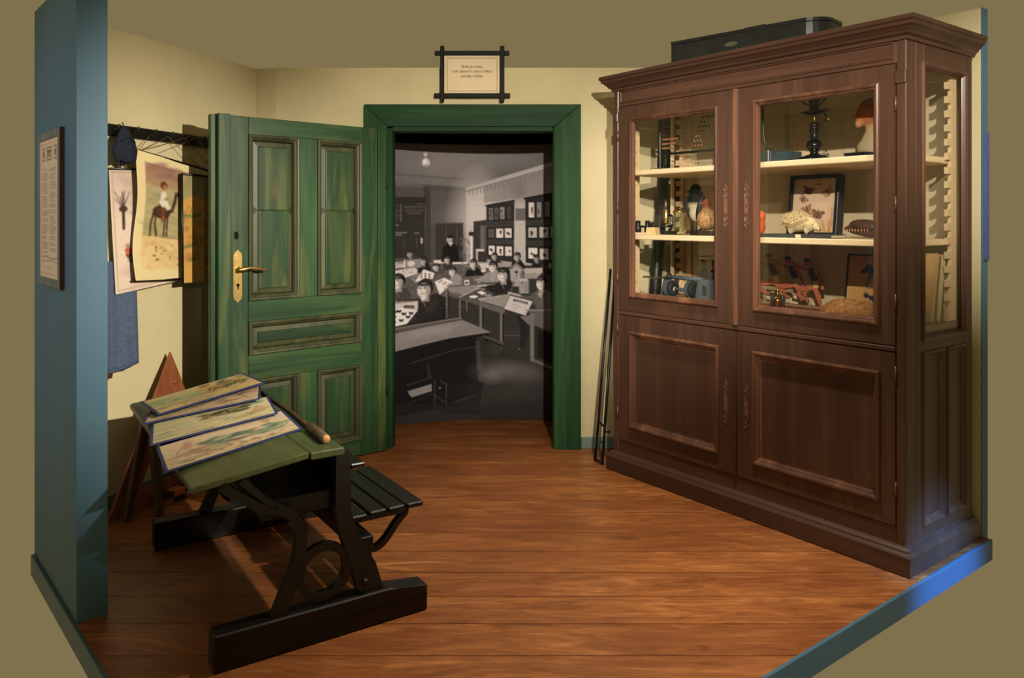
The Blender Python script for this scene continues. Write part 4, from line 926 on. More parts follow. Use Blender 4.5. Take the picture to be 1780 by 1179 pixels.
# --- bottom left: grey hand-cranked machine, two cut-out boys
mh = item('demonstration_machine', 'grey blue hand-cranked machine with two discs and rods on the cabinet floor', 'machine', 1.36, 0.22, F_)
M_gb = plain('grey_blue_enamel', rgb(84, 94, 100), .45); M_dkd = plain('dark_disc', rgb(44, 46, 50), .45)
for x, y_ in ((-.055, .0), (.075, .02)):
    bm = bmesh.new(); lathe(bm, [(.036, -.014), (.042, -.010), (.042, .010), (.036, .014)], 28, M=Matrix.Translation((x, y_, .066)) @ Matrix.Rotation(R(90), 4, 'Y') @ Matrix.Rotation(R(0), 4, 'X'))
    bmobj('disc', bm, M_dkd, mh, smooth=False)
    bm = bmesh.new(); lathe(bm, [(.044, -.009), (.048, -.009), (.048, .009), (.044, .009)], 28, M=Matrix.Translation((x-.022, y_, .066)) @ Matrix.Rotation(R(90), 4, 'Y')); bmobj('disc_rim', bm, M_gb, mh)
tubeobj('axle', [(-.038, 0, .062), (.060, .02, .060)], .011, M_gb, mh, 12); tubeobj('axle_tip', [(-.045, 0, .062), (-.038, 0, .062)], .013, M_pale_rail, mh, 12)
tubeobj('upper_rod', [(-.07, 0, .128), (.13, .03, .124)], .0115, M_gb, mh, 12); latheobj('rod_cap', [(.015, -.012), (.018, -.008), (.018, .008), (.012, .012)], M_dkd, mh, 14, M=Matrix.Translation((-.080, 0, .130)) @ Matrix.Rotation(R(90), 4, 'Y'))
tubeobj('crank', smooth_path([(-.09, 0, .128), (-.15, -.01, .118), (-.18, -.012, .112), (-.22, -.014, .120), (-.265, -.016, .118)], 3), .006, M_steel, mh, 8)
bm = bmesh.new(); slab(bm, [(-.165, 0), (-.115, 0), (-.100, .12), (-.130, .12)], (0, .01, 0), (1, 0, 0), (0, 0, 1), (0, 1, 0), .02); bmobj('support', bm, M_gb, mh)
bm = bmesh.new(); slab(bm, [(.105, 0), (.225, 0), (.200, .128), (.128, .128)], (0, -.01, 0), (1, 0, 0), (0, 0, 1), (0, 1, 0), .06, [(.148, .040), (.190, .040), (.182, .095), (.150, .095)]); bmobj('housing', bm, M_gb, mh)
boxobj('dark_core', (.14, .20, .0, .03, .03, .105), M_dkd, mh); boxobj('base_plate', (-.17, .235, -.03, .07, 0, .012), M_gb, mh)
M_suit = plain('painted_dark_suit', rgb(52, 46, 42), .7); M_face = plain('painted_face', rgb(140, 96, 72), .7)
for k, (a_, lab) in enumerate(((1.375, 'flat painted figure of a boy in dark jacket, left of two behind the grey machine'), (1.300, 'flat painted figure of a boy in dark jacket, right of two behind the grey machine'))):
    by = item('painted_boy_figure', lab, 'cut-out figure', a_, 0.43, F_, 0, 'two painted boys')
    bm = bmesh.new(); slab(bm, [(-.030, 0), (.030, 0), (.034, .10), (.030, .150), (.014, .168), (-.014, .168), (-.030, .150), (-.034, .10)], (0, 0, 0), (1, 0, 0), (0, 0, 1), (0, 1, 0), .008); bmobj('jacket', bm, M_suit, by)
    bm = bmesh.new(); slab(bm, [(.016*math.cos(R(t)), .195+.022*math.sin(R(t))) for t in range(0, 360, 24)], (0, -.001, 0), (1, 0, 0), (0, 0, 1), (0, 1, 0), .009); bmobj('head', bm, M_face, by)
    bm = bmesh.new(); slab(bm, [(.0175*math.cos(R(t)), .203+.018*math.sin(R(t))) for t in range(0, 181, 20)], (0, -.002, 0), (1, 0, 0), (0, 0, 1), (0, 1, 0), .010); bmobj('hair', bm, M_suit, by)
    bm = bmesh.new(); ellip(bm, (-.004, -.002, .10), (.012, .004, .009)); bmobj('hands', bm, M_face, by, smooth=True)
# --- upper right
ty = item('metal_tray_stand', 'teal green metal trough with a bent upright rod, on the top shelf', 'apparatus', 0.76, 0.23, S2)
M_teal = plain('teal_enamel', rgb(58, 76, 80), .4, 0, .5, .3, 22, .05)
bm = bmesh.new()
slab(bm, [(-.13, -.045), (.108, -.045), (.108, .045), (-.13, .045)], (0, 0, 0), (1, 0, 0), (0, 1, 0), (0, 0, 1), .052, [(-.125, -.040), (.103, -.040), (.103, .040), (-.125, .040)]); box(bm, -.125, .103, -.04, .04, 0, .004)
bmobj('trough', bm, M_teal, ty)
boxobj('clasp', (-.035, .0, -.050, .048, .0, .062), M_teal, ty, 0.004); boxobj('clasp_bar', (-.022, -.012, -.052, .05, .0, .066), M_steel, ty, 0.002)
tubeobj('rod', smooth_path([(-.082, 0, .305), (-.080, 0, .25), (-.074, 0, .15), (-.068, 0, .105), (-.050, 0, .075), (-.018, 0, .066)], 4), .0055, plain('dark_green_iron', rgb(40, 48, 44), .35), ty, 8)
orr = item('orrery_stand', 'turned black pedestal carrying a small planetarium with brass pin, on the top shelf', 'orrery', 0.545, 0.21, S2)
latheobj('pedestal', [(.088, 0), (.090, .004), (.072, .012), (.056, .020), (.040, .024), (.022, .030), (.018, .036), (.020, .044), (.034, .060), (.038, .072), (.032, .086), (.018, .098), (.016, .106), (.024, .112), (.016, .120), (.020, .134), (.030, .139), (.020, .144), (.020, .160), (.028, .164), (.020, .168), (.020, .176), (.012, .178)], plain('polished_black', rgb(22, 20, 20), .15, 0, .6, .1, 10, 0), orr, 26)
latheobj('brass_pin', [(.004, .178), (.004, .206), (.002, .208)], M_brass, orr, 10)
latheobj('drum', [(.014, .208), (.034, .212), (.050, .224), (.054, .230), (.022, .236), (.020, .262), (.028, .280), (.032, .300), (.026, .302)], M_black, orr, 22)
for p in ([(.02, 0, .255), (.045, -.005, .268), (.062, -.006, .285), (.076, -.008, .300)], [(-.02, 0, .258), (-.045, 0, .270), (-.06, 0, .285), (-.066, 0, .296)], [(.02, -.01, .232), (.045, -.02, .232), (.085, -.02, .230)], [(-.03, 0, .230), (-.07, 0, .232)], [(.035, .02, .188), (.06, .0, .184), (.068, 0, .186)], [(.05, 0, .215), (.064, 0, .200)]): tubeobj('arm', smooth_path(p, 3), .003, M_black, orr, 6)
bm = bmesh.new(); ellip(bm, (.070, 0, .187), (.006, .006, .006)); bmobj('brass_bead', bm, M_brass, orr, smooth=True)
hd = item('painted_bust', 'orange and grey bust-like model at the right end of the top shelf', 'bust', 0.335, 0.33, S2, R(10))
skinblob([((0, 0, .215), (.060, .060, .065), 0), ((-.035, -.02, .195), (.03, .03, .035), 0), ((-.045, -.03, .16), (.018, .02, .02), 0), ((.01, .01, .125), (.040, .040, .06), 0)], .009, 'head', bird_mat('bust_paint', rgb(178, 106, 58), rgb(180, 160, 118), .15, .03, None), hd)
skinblob([((.01, 0, .05), (.075, .055, .055), 0), ((.01, 0, .09), (.05, .045, .05), 0)], .010, 'shoulders', plain('bust_plaster', rgb(170, 152, 116), .7), hd)
fb = item('black_slide_box', 'flat black box lying in front of the bust on the top shelf', 'box', 0.32, 0.17, S2, R(-6)); boxobj('base', (-.035, .07, -.035, .03, 0, .010), M_black, fb); boxobj('lid', (-.037, .072, -.037, .032, .011, .019), M_black, fb)
# --- middle right
bk = item('closed_book', 'thin dark book lying flat under the hedgehog', 'book', 0.565, 0.165, S1)
boxobj('pages', (-.198, .164, -.056, .060, .0028, .0142), M_paper, bk, 0.0); boxobj('cover', (-.20, .168, -.06, .062, 0, .0028), plain('slate_cover', rgb(70, 72, 74), .5), bk, 0); boxobj('cover', (-.20, .168, -.06, .062, .0142, .017), plain('slate_cover', rgb(70, 72, 74), .5), bk, 0)
boxobj('spine', (-.20, .168, -.0625, -.06, 0, .017), plain('slate_spine', rgb(60, 62, 62), .5), bk, 0)
boxobj('spine_label', (-.010, .018, -.0632, -.0625, .001, .016), M_paper, bk, 0)
hgp = item('hedgehog', 'stuffed pale hedgehog standing on a book on the middle shelf', 'hedgehog', 0.585, 0.165, S1+0.0175)
bm = bmesh.new()
for c, r_, t_ in [((-.018, 0, .052), (.072, .045, .046), 0), ((.050, -.004, .044), (.034, .030, .034), 0), ((.078, -.008, .034), (.022, .018, .018), .5), ((.094, -.010, .022), (.012, .010, .010), .5), ((-.04, -.022, .016), (.016, .012, .018), 0), ((.04, -.02, .016), (.013, .012, .018), 0), ((-.04, .022, .016), (.016, .012, .018), 0), ((.04, .02, .016), (.013, .012, .018), 0)]: ellip(bm, c, r_, Matrix.Rotation(t_, 3, 'Y') if t_ else None)
fuse('body', bm, .005, plain('hedgehog_fur', rgb(214, 194, 150), .9, 0, .1, .2, 120, .4), hgp)
bm = bmesh.new()
for k in range(900):
    th = random.uniform(0, 2*math.pi); ph = math.acos(random.uniform(-.25, 1)); d = Vector((math.sin(ph)*math.cos(th), math.sin(ph)*math.sin(th), math.cos(ph)))
    p = Vector((-.018+d.x*.070, d.y*.044, .052+d.z*.045))
    if p.x > .045: continue
    n = Vector((d.x/.07, d.y/.044, d.z/.045)).normalized(); n = (n*1.0+Vector((-.9, random.uniform(-.4, .4), random.uniform(-.35, .35)))).normalized()
    q = p+n*random.uniform(.016, .026); s_ = n.cross(Vector((0, 1, .3))).normalized()*.0016; s2 = n.cross(s_).normalized()*.0016
    vs_ = [bm.verts.new(p+s_), bm.verts.new(p-s_*.5+s2), bm.verts.new(p-s_*.5-s2), bm.verts.new(q)]
    for i in range(3): bm.faces.new((vs_[i], vs_[(i+1) % 3], vs_[3]))
sp = bmobj('spines', bm, plain('pale_spines', rgb(222, 202, 156), .6, 0, .3, .75, 150, 0), hgp); sp['kind'] = 'stuff'
bm = bmesh.new(); ellip(bm, (.104, -.012, .020), (.004, .004, .004)); bmobj('nose', bm, M_black, hgp, smooth=True)
bm = bmesh.new(); ellip(bm, (.074, -.026, .044), (.003, .003, .003)); bmobj('eye', bm, M_black, hgp, smooth=True)
bm = bmesh.new(); ellip(bm, (.046, -.027, .064), (.010, .004, .010)); bmobj('ear', bm, plain('hedgehog_ear', rgb(190, 160, 120), .8), hgp, smooth=True)
bf = item('butterfly_display', 'black framed box of brown butterflies leaning behind the hedgehog', 'specimen frame', 0.645, 0.36, S1)
bft = R(-7)
bm = bmesh.new(); sweep_rect(bm, [(0, -.026), (0, .024), (.003, .026), (.017, .026), (.020, .016)], (-.133, .133, 0.001, .305), (0, 0, 0), (1, 0, 0), (0, 0, 1), (0, -1, 0)); fr_ = bmobj('frame', bm, plain('black_frame', rgb(30, 30, 34), .35), bf, rot=(bft, 0, 0))
boxobj('back', (-.131, .131, .024, .028, .003, .303), M_black, bf, 0, rot=(bft, 0, 0))
cv = Canvas(115, 140, (200, 172, 142)); cv.grad(0, 0, 115, 60, (186, 158, 136), (200, 176, 146), False, .6); cv.rect(58, 12, 76, 17, (140, 100, 84), .8)
def bfly(x, y_, s_, rot, c1, c2):
    for sx in (-1, 1):
        for (dx, dy, rx, ry) in ((sx*s_*.55, -s_*.25, s_*.55, s_*.32), (sx*s_*.4, s_*.35, s_*.36, s_*.3)):
            ca, sa = math.cos(rot), math.sin(rot); cv.ell(x+dx*ca-dy*sa, y_+dx*sa+dy*ca, rx, ry, c1, .95, rot+sx*-.5); cv.ell(x+dx*ca-dy*sa, y_+dx*sa+dy*ca, rx*.55, ry*.5, c2, .6, rot+sx*-.5)
    cv.line([(x+math.sin(rot)*s_*.6, y_-math.cos(rot)*s_*.6), (x-math.sin(rot)*s_*.6, y_+math.cos(rot)*s_*.6)], s_*.16, (50, 30, 22))
bfly(40, 30, 15, .3, (92, 58, 42), (130, 84, 58)); bfly(92, 36, 16, -.6, (150, 110, 84), (210, 170, 130)); bfly(28, 52, 13, .8, (120, 82, 60), (220, 180, 150)); bfly(40, 78, 14, -.4, (130, 92, 70), (180, 140, 110)); bfly(70, 92, 17, .2, (108, 68, 48), (150, 104, 78)); bfly(46, 92, 9, .1, (130, 90, 66), (180, 140, 110))
for k in range(22): x = random.uniform(80, 108); cv.line([(x, 138), (x+random.uniform(-8, 8), random.uniform(104, 124))], 1.2, random.choice([(190, 140, 80), (150, 100, 60)]), .8)
for k in range(8): x = random.uniform(8, 30); cv.line([(x, 120), (x+random.uniform(-4, 6), random.uniform(70, 96))], .9, (160, 120, 96), .7)
for k in range(5): x = random.uniform(98, 110); cv.line([(x, 120), (x+random.uniform(-4, 4), random.uniform(60, 80))], 1.1, (160, 96, 66), .7)
print_sheet('display_sheet', cv, 90, 110, lambda u, v: (-.114+u*.228, 0*u-.012, .286-v*.268), M_print, bf, rot=(bft, 0, 0))
og = item('orange_model', 'bright orange rounded model at the left edge of the right glass door', 'model', 0.850, 0.20, S1)
skinblob([((0, 0, .050), (.042, .040, .05), 0), ((.020, -.005, .100), (.030, .028, .032), 0), ((.0, 0, .135), (.012, .012, .018), 0)], .007, 'body', plain('orange_paint', rgb(214, 92, 40), .45), og)
boxobj('base', (-.035, .035, -.03, .03, 0, .008), M_black, og)
fs = item('toothed_animal_head', 'dark brown glossy animal head with pale teeth at the right end of the middle shelf', 'animal head', 0.345, 0.30, S1, R(6))
fm = plain('dark_brown_hide', rgb(84, 58, 42), .35, 0, .5, .35, 40, .25)
skinblob([((.01, 0, .055), (.085, .040, .030), .12), ((-.055, 0, .044), (.045, .024, .016), -.05), ((.075, 0, .055), (.035, .038, .034), 0)], .006, 'upper_jaw', fm, fs); skinblob([((.02, 0, .022), (.080, .036, .019), .1), ((-.045, 0, .026), (.04, .02, .010), .25)], .006, 'lower_jaw', fm, fs)
bm = bmesh.new()
for k in range(9):
    x = -.088+k*.014; tube(bm, [(x, -.020-.004*min(k, 4), .040), (x, -.022-.004*min(k, 4), .030)], [.004, .001], 5)
th_ = bmobj('teeth', bm, plain('old_teeth', rgb(206, 150, 112), .4), fs); th_['kind'] = 'stuff'
# --- bottom right: hurdlers, animal chart, motor, fur ball
hr = item('hurdler_cutout', 'painted flat cut-out of three hurdling runners on the cabinet floor', 'cut-out figure', 0.86, 0.50, F_)
M_skin = plain('painted_orange_skin', rgb(172, 94, 62), .7); M_vest = plain('painted_dark_vest', rgb(50, 48, 48), .7); M_short = plain('painted_cream_shorts', rgb(196, 168, 100), .7); M_hurd = plain('painted_hurdle', rgb(150, 128, 92), .7)
def hseg(bm, pts, w, y_): ribbon(bm, [Vector(p) for p in pts], w, y_, y_+.006, lambda a_, b_, t_: (a_, t_, b_))
def runner(ox, oz, y_, lean=0.0, last=False):
    q = lambda x, z: (ox+x, oz+z)
    bm = bmesh.new()
    slab(bm, [(ox+.017*math.cos(R(t)), oz+.225+.021*math.sin(R(t))) for t in range(0, 360, 24)], (0, y_, 0), (1, 0, 0), (0, 0, 1), (0, 1, 0), .006)
    hseg(bm, [q(.025, .190), q(.060, .165), q(.085, .120), q(.088, .092)], [.020, .018, .015, .016], y_-.002)
    hseg(bm, [q(.000, .190), q(-.050, .200), q(-.090, .225)], [.018, .015, .013], y_)
    hseg(bm, [q(.040, .105), q(-.010, .090), q(-.050, .085)], [.030, .026, .020], y_-.001); hseg(bm, [q(-.050, .085), q(-.040, .045), q(.010, .032)], [.020, .016, .012], y_-.001)
    if last: hseg(bm, [q(.044, .095), q(.066, .040), q(.078, .004)], [.028, .020, .012], y_)
    else: hseg(bm, [q(.044, .095), q(.080, .075), q(.105, .045)], [.028, .020, .012], y_)
    body_ = bmobj('runner', bm, M_skin, hr)
    bm = bmesh.new(); slab(bm, [q(.012, .200), q(.034, .196), q(.062, .138), q(.030, .130), q(.008, .170)], (0, y_-.002, 0), (1, 0, 0), (0, 0, 1), (0, 1, 0), .009); bmobj('vest', bm, M_vest, body_)
    bm = bmesh.new(); slab(bm, [q(.030, .131), q(.064, .134), q(.062, .100), q(.038, .096)], (0, y_-.002, 0), (1, 0, 0), (0, 0, 1), (0, 1, 0), .009); bmobj('shorts', bm, M_short, body_)
    bm = bmesh.new(); slab(bm, [(ox+.018*math.cos(R(t)), oz+.230+.019*math.sin(R(t))) for t in range(10, 191, 20)], (0, y_-.002, 0), (1, 0, 0), (0, 0, 1), (0, 1, 0), .009); bmobj('hair', bm, M_vest, body_)
runner(-.145, .018, .012); runner(-.020, .010, .006); runner(.095, .004, 0, 0, True)
bm = bmesh.new()
hseg(bm, [(-.19, .085), (.0, .075)], .018, .020); hseg(bm, [(-.05, .0), (-.05, .085)], .012, .020); hseg(bm, [(-.17, 0), (-.17, .085)], .012, .020); hseg(bm, [(.0, .062), (.09, .045), (.10, .0)], .012, .014); box(bm, -.19, .19, .0, .04, 0, .006)
bmobj('hurdle', bm, M_hurd, hr)
dg_ = item('animal_chart', 'orange framed picture of two dark dogs leaning in the cabinet corner', 'picture', 0.43, 0.46, F_)
dt = R(-8)
bm = bmesh.new(); sweep_rect(bm, [(0, -.004), (0, .008), (.006, .008), (.007, .002)], (-.11, .13, .001, .285), (0, 0, 0), (1, 0, 0), (0, 0, 1), (0, -1, 0)); bmobj('frame', bm, M_black, dg_, rot=(dt, 0, 0))
boxobj('back', (-.108, .128, .003, .006, .003, .283), M_brownwood, dg_, 0, rot=(dt, 0, 0))
cv = Canvas(96, 114, (190, 140, 84)); cv.grad(0, 0, 96, 114, (184, 132, 80), (206, 160, 92)); K = (52, 44, 44)
cv.ell(66, 34, 22, 10, K, 1, .1); cv.ell(44, 26, 9, 9, K); cv.ell(34, 31, 8, 4, K, 1, -.5); cv.line([(48, 36), (42, 58)], 4, K); cv.line([(56, 42), (60, 60)], 4, K); cv.line([(82, 40), (88, 62)], 4, K); cv.rect(40, 62, 96, 66, (140, 104, 70), .7)
cv.ell(62, 84, 16, 6, K, 1, .05); cv.ell(42, 80, 6, 5, K); cv.line([(40, 78), (38, 72)], 2, K); cv.line([(50, 88), (46, 102)], 2.4, K); cv.line([(56, 89), (57, 102)], 2.4, K); cv.line([(72, 88), (68, 102)], 2.4, K); cv.line([(76, 87), (82, 102)], 2.4, K); cv.line([(76, 82), (90, 76)], 2.4, K)
print_sheet('picture_sheet', cv, 72, 86, lambda u, v: (-.104+u*.228, 0*u-.001, .279-v*.272), M_print, dg_, rot=(dt, 0, 0))
mo = item('model_motor', 'tiny copper and black model motor standing on the cabinet floor', 'model motor', 0.728, 0.19, F_)
for x in (-.028, .028): latheobj('coil', [(.008, 0), (.010, .004), (.010, .082), (.008, .086)], plain('coil_black', rgb(44, 44, 44), .3), mo, 14, (x, 0, 0))
latheobj('boiler', [(.010, 0), (.013, .004), (.013, .044), (.020, .050), (.021, .062), (.017, .066), (.004, .068)], M_copper, mo, 18); tubeobj('piston', [(0, 0, .068), (0, 0, .104)], .0035, M_brass, mo, 8)
bm = bmesh.new(); ellip(bm, (0, 0, .108), (.008, .008, .008)); bmobj('brass_ball', bm, M_brass, mo, smooth=True); boxobj('base', (-.040, .040, -.018, .018, -.0, .004), M_black, mo, 0)
fu = item('furry_animal', 'curled golden brown furry stuffed animal on the cabinet floor', 'stuffed animal', 0.405, 0.24, F_)
skinblob([((0, 0, .046), (.090, .055, .046), 0), ((.075, .015, .040), (.055, .05, .042), 0), ((-.06, -.01, .034), (.045, .045, .034), 0)], .008, 'body', plain('golden_skin', rgb(200, 150, 92), .95, 0, .1, .3, 60, .4), fu)
bm = bmesh.new()
for k in range(2600):
    th = random.uniform(0, 2*math.pi); ph = math.acos(random.uniform(-.1, 1)); d = Vector((math.sin(ph)*math.cos(th), math.sin(ph)*math.sin(th), math.cos(ph)))
    cx_, rr = random.choice((((0, 0, .046), (.090, .055, .046)), ((.075, .015, .040), (.055, .05, .042)), ((-.06, -.01, .034), (.045, .045, .034))))
    p = Vector((cx_[0]+d.x*rr[0], cx_[1]+d.y*rr[1], cx_[2]+d.z*rr[2])); n = (d+Vector((random.uniform(-.8, .8), random.uniform(-.8, .8), random.uniform(-.9, .2)))).normalized()
    q = p+n*random.uniform(.008, .016); s_ = n.cross(Vector((.3, .2, 1))).normalized()*.0010
    bm.faces.new((bm.verts.new(p+s_), bm.verts.new(p-s_), bm.verts.new(q)))
f2 = bmobj('fur', bm, plain('golden_fur', rgb(226, 176, 112), .9, 0, .2, .4, 40, 0), fu); f2['kind'] = 'stuff'
# --- folders standing behind the side window
M_fold = plain('yellow_folder', rgb(196, 158, 96), .7); M_fold2 = plain('pale_folder', rgb(206, 184, 128), .7); M_marble = plain('marbled_edge', rgb(98, 86, 74), .8, 0, .1, .6, 160, 0)
for k, (b0_, m_, lab) in enumerate(((0.36, M_fold, 'ochre portfolio leaning behind the side window, nearest the doors'), (0.42, M_fold2, 'pale yellow portfolio in the middle of three behind the side window'), (0.475, M_fold, 'dark edged portfolio nearest the cabinet back, behind the side window'))):
    fo = item('portfolio', lab, 'portfolio', 0.20, b0_, F_, 0, 'portfolios in the cabinet side')
    lean = R(-11)
    boxobj('cover', (-.10, .115, -.014, .010, .004, .305-k*.008), m_, fo, 0.002, rot=(lean, 0, 0)); boxobj('spine_edge', (.115, .120, -.016, .012, .004, .307-k*.008), m_, fo, 0, rot=(lean, 0, 0))
    boxobj('marbled_band', (-.09, .121, .0125, .026, .004, .300-k*.008), M_marble, fo, 0, rot=(lean, 0, 0))

# ------------------------------------------------------------------ dark tube and folding stand between cabinet and back wall
tb = thing('map_tube', 'long black map tube leaning in the corner behind the cabinet', 'tube', (0.795, 4.715, 0))
tubeobj('tube', [(0, 0, .005), (.158, .075, 2.05)], .036, M_black, tb, 18); tubeobj('end_cap', [(.157, .0745, 2.04), (.1597, .0758, 2.075)], .039, M_black, tb, 18)
es = thing('folding_easel', 'thin black metal folding stand leaning between cabinet and doorway', 'stand', (0.49, 4.60, 0))
tubeobj('leg', [(0, 0, .0), (.115, .19, 1.12)], .0085, M_black, es, 8); tubeobj('leg', [(.034, -.07, .0), (.075, .0, .46), (.14, .16, 1.10)], .0085, M_black, es, 8)
tubeobj('brace', smooth_path([(.023, .037, .225), (.040, .0, .215), (.055, -.034, .205)], 3), .006, M_black, es, 6); tubeobj('brace', [(.0525, -.034, .185), (.085, -.02, .175)], .006, M_black, es, 6)
tubeobj('spreader', [(0.0, 0, .012), (.034, -.07, .012)], .008, M_black, es, 6)

# ================================================================== old school desk (local x along the runners, y along the bench, z up)
DROT = R(33.5)
dk = thing('school_desk', 'old school desk with green sloping top, black iron frame and slatted tip-up seats', 'desk', (-0.932, 2.439, 0), DROT)
def drunner(q0):
    bm = bmesh.new(); slab(bm, [(0, 0), (.748, 0), (.748, .094), (.640, .106), (.600, .116), (.0, .120)], (0, q0, 0), (1, 0, 0), (0, 0, 1), (0, 1, 0), .078)
    bmesh.ops.bevel(bm, geom=list(bm.edges), offset=.005, segments=1, affect='EDGES'); ru = bmobj('runner', bm, M_blackwood, dk)
    bm = bmesh.new(); box(bm, .42, .747, q0-.0015, q0+.0, .058, .062); bmobj('joint', bm, M_black_matte, ru)
def dframe(q0, q1):
    am = lambda a_, b_, t_: (a_, t_, b_)
    bm = bmesh.new(); ribbon(bm, smooth_path([(.03, .578), (.06, .552), (.104, .520), (.159, .480), (.226, .460), (.268, .420), (.287, .350), (.276, .278), (.243, .190), (.205, .105)], 5), [.030]*20+[.034]*10+[.038]*8+[.044]*8, q0, q1, am); bmobj('curved_leg', bm, M_black, dk)
    bm = bmesh.new(); slab(bm, [(.407, .628), (.404, .436), (.424, .332), (.452, .25), (.468, .20), (.483, .14), (.500, .105), (.580, .105), (.572, .150), (.552, .215), (.520, .270), (.482, .340), (.462, .414), (.455, .628)], (0, q0, 0), (1, 0, 0), (0, 0, 1), (0, 1, 0), q1-q0); bmobj('upright', bm, M_black, dk)
    n = 32; cx_, cz_, r0_, r1_ = .366, .224, .070, .098
    bm = bmesh.new(); slab(bm, [(r1_*math.cos(2*math.pi*k/n), r1_*math.sin(2*math.pi*k/n)) for k in range(n)], (cx_, q0+.004, cz_), (1, 0, 0), (0, 0, 1), (0, 1, 0), q1-q0-.008, [(r0_*math.cos(2*math.pi*k/n), r0_*math.sin(2*math.pi*k/n)) for k in range(n)]); bmobj('ring', bm, M_black, dk)
    latheobj('bolt', [(.013, 0), (.013, .004), (.009, .010), (.004, .012)], M_black, dk, 8, M=Matrix.Translation((.512, q0, .155)) @ Matrix.Rotation(R(90), 4, 'X'))
    bm = bmesh.new(); ribbon(bm, smooth_path([(.09, .585), (.14, .535), (.175, .500), (.21, .475)], 3), .022, q0, q1, am); bmobj('bracket', bm, M_black, dk)
drunner(0.0); drunner(1.085); dframe(.020, .056); dframe(1.105, 1.141)
bm = bmesh.new(); slab(bm, [(-.062, .568), (.314, .618), (.314, .640), (-.050, .591), (-.062, .586)], (0, .028, 0), (1, 0, 0), (0, 0, 1), (0, 1, 0), 1.329); bmesh.ops.bevel(bm, geom=list(bm.edges), offset=.003, segments=1, affect='EDGES')
tag(bmobj('desk_top', bm, M_green_desk, dk), 'worn green sloping desk top')
boxobj('pen_ledge', (.3165, .436, .016, 1.345, .614, .640), M_green_desk, dk, .004)
bm = bmesh.new(); slab(bm, [(.412, .612), (.430, .612), (.448, .560), (.462, .500), (.470, .420), (.452, .415), (.444, .500), (.430, .560)], (0, .060, 0), (1, 0, 0), (0, 0, 1), (0, 1, 0), 1.22); bmobj('back_panel', bm, M_blackwood_y, dk)
boxobj('shelf_board', (.165, .452, .06, 1.28, .425, .445), M_blackwood_y, dk)
for q0 in (.058, 1.262): boxobj('shelf_end', (.205, .404, q0, q0+.02, .425, .488), M_blackwood, dk)
bm = bmesh.new(); slab(bm, [(.10, .588), (.118, .592), (.185, .445), (.168, .440)], (0, .06, 0), (1, 0, 0), (0, 0, 1), (0, 1, 0), 1.22); bmobj('shelf_front', bm, M_blackwood_y, dk)
boxobj('cross_beam', (.505, .560, .056, 1.105, .235, .295), M_blackwood_y, dk)
for q0, q1 in ((.105, .610), (.665, 1.170)):
    st = None
    for k in range(4):
        s0 = .492+k*.0755; sl_ = boxobj('seat_slat', (s0, s0+.067, q0, q1, .340-(.004 if k == 0 else 0), .360-(.004 if k == 0 else 0)), M_blackwood_y, dk, .005)
    for q_ in (q0+.022, q1-.050):
        bm = bmesh.new(); ribbon(bm, smooth_path([(.50, .333), (.62, .333), (.712, .331), (.722, .322), (.705, .305), (.682, .283), (.655, .250), (.625, .222), (.592, .212), (.560, .230), (.535, .262)], 4), .022, q_, q_+.026, lambda a_, b_, t_: (a_, t_, b_)); bmobj('seat_arm', bm, M_black, dk)
    bm = bmesh.new(); slab(bm, [(.50, .20), (.565, .20), (.575, .25), (.565, .285), (.53, .305), (.49, .345), (.47, .33)], (0, q0-.02, 0), (1, 0, 0), (0, 0, 1), (0, 1, 0), .06); bmesh.ops.bevel(bm, geom=list(bm.edges), offset=.004, segments=1, affect='EDGES'); bmobj('pivot', bm, M_black, dk)

# ------------------------------------------------------------------ picture boards on the desk
DM = Matrix.Translation((-0.932, 2.439, 0)) @ Matrix.Rotation(DROT, 4, 'Z')
zz = lambda s_: .59 + .134*(min(max(s_, -.06), .314)+.06)
def board(label, corners, offs, cvs, name='picture_board'):
    P = [Vector((s_, q_, zz(s_)+o_)) for (s_, q_), o_ in zip(corners, offs)]     # near-left, near-right, far-right, far-left
    P[3] = P[0]+P[2]-P[1]; c = sum(P, Vector())/4; o = thing(name, label, 'picture board', DM @ Vector((c.x, c.y, min(p.z for p in P)-.004)), DROT, 'picture boards on the desk')
    Q = [p-Vector((c.x, c.y, min(p.z for p in P)-.004)) for p in P]
    bm = bmesh.new(); up = [bm.verts.new(p) for p in Q]; dn = [bm.verts.new(p-Vector((0, 0, .004))) for p in Q]
    bm.faces.new(up); bm.faces.new(dn[::-1])
    for i in range(4): bm.faces.new((up[i], dn[i], dn[(i+1) % 4], up[(i+1) % 4]))
    bmobj('backing', bm, M_navyedge, o)
    i0 = .022
    def fn(u, v):
        u = i0+(1-2*i0)*u; v = i0*1.4+(1-2.8*i0)*v      # v: 0 far edge, 1 near edge
        A_ = [np.array(p) for p in Q]
        pts = ((1-u)[:, None]*A_[3]+u[:, None]*A_[2])*(1-v)[:, None] + ((1-u)[:, None]*A_[0]+u[:, None]*A_[1])*v[:, None]
        return pts[:, 0], pts[:, 1], pts[:, 2]+.0006
    cvs.blur(1); print_sheet('picture_sheet', cvs, 130, 86, fn, M_canvas, o)
    return o
def pond(seed, base, tint, subj):
    random.seed(seed); c = Canvas(150, 100, base)
    c.blotch(40, (0, 0, 150, 60), tint, 8, 26, .45); c.blotch(50, (0, 50, 150, 100), [(150, 140, 104), (186, 160, 124), (120, 124, 92), (200, 176, 140)], 5, 18, .45, .4, -.2)
    for k in range(70):
        x, y_ = random.uniform(0, 150), random.uniform(30, 98); c.line([(x, y_), (x+random.uniform(-10, 10), y_+random.uniform(-8, 4))], random.uniform(.6, 1.6), random.choice([(90, 84, 60), (120, 96, 70), (70, 84, 70), (160, 130, 96)]), .6)
    subj(c); c.rect(0, 0, 150, 1.5, base, .8); return c
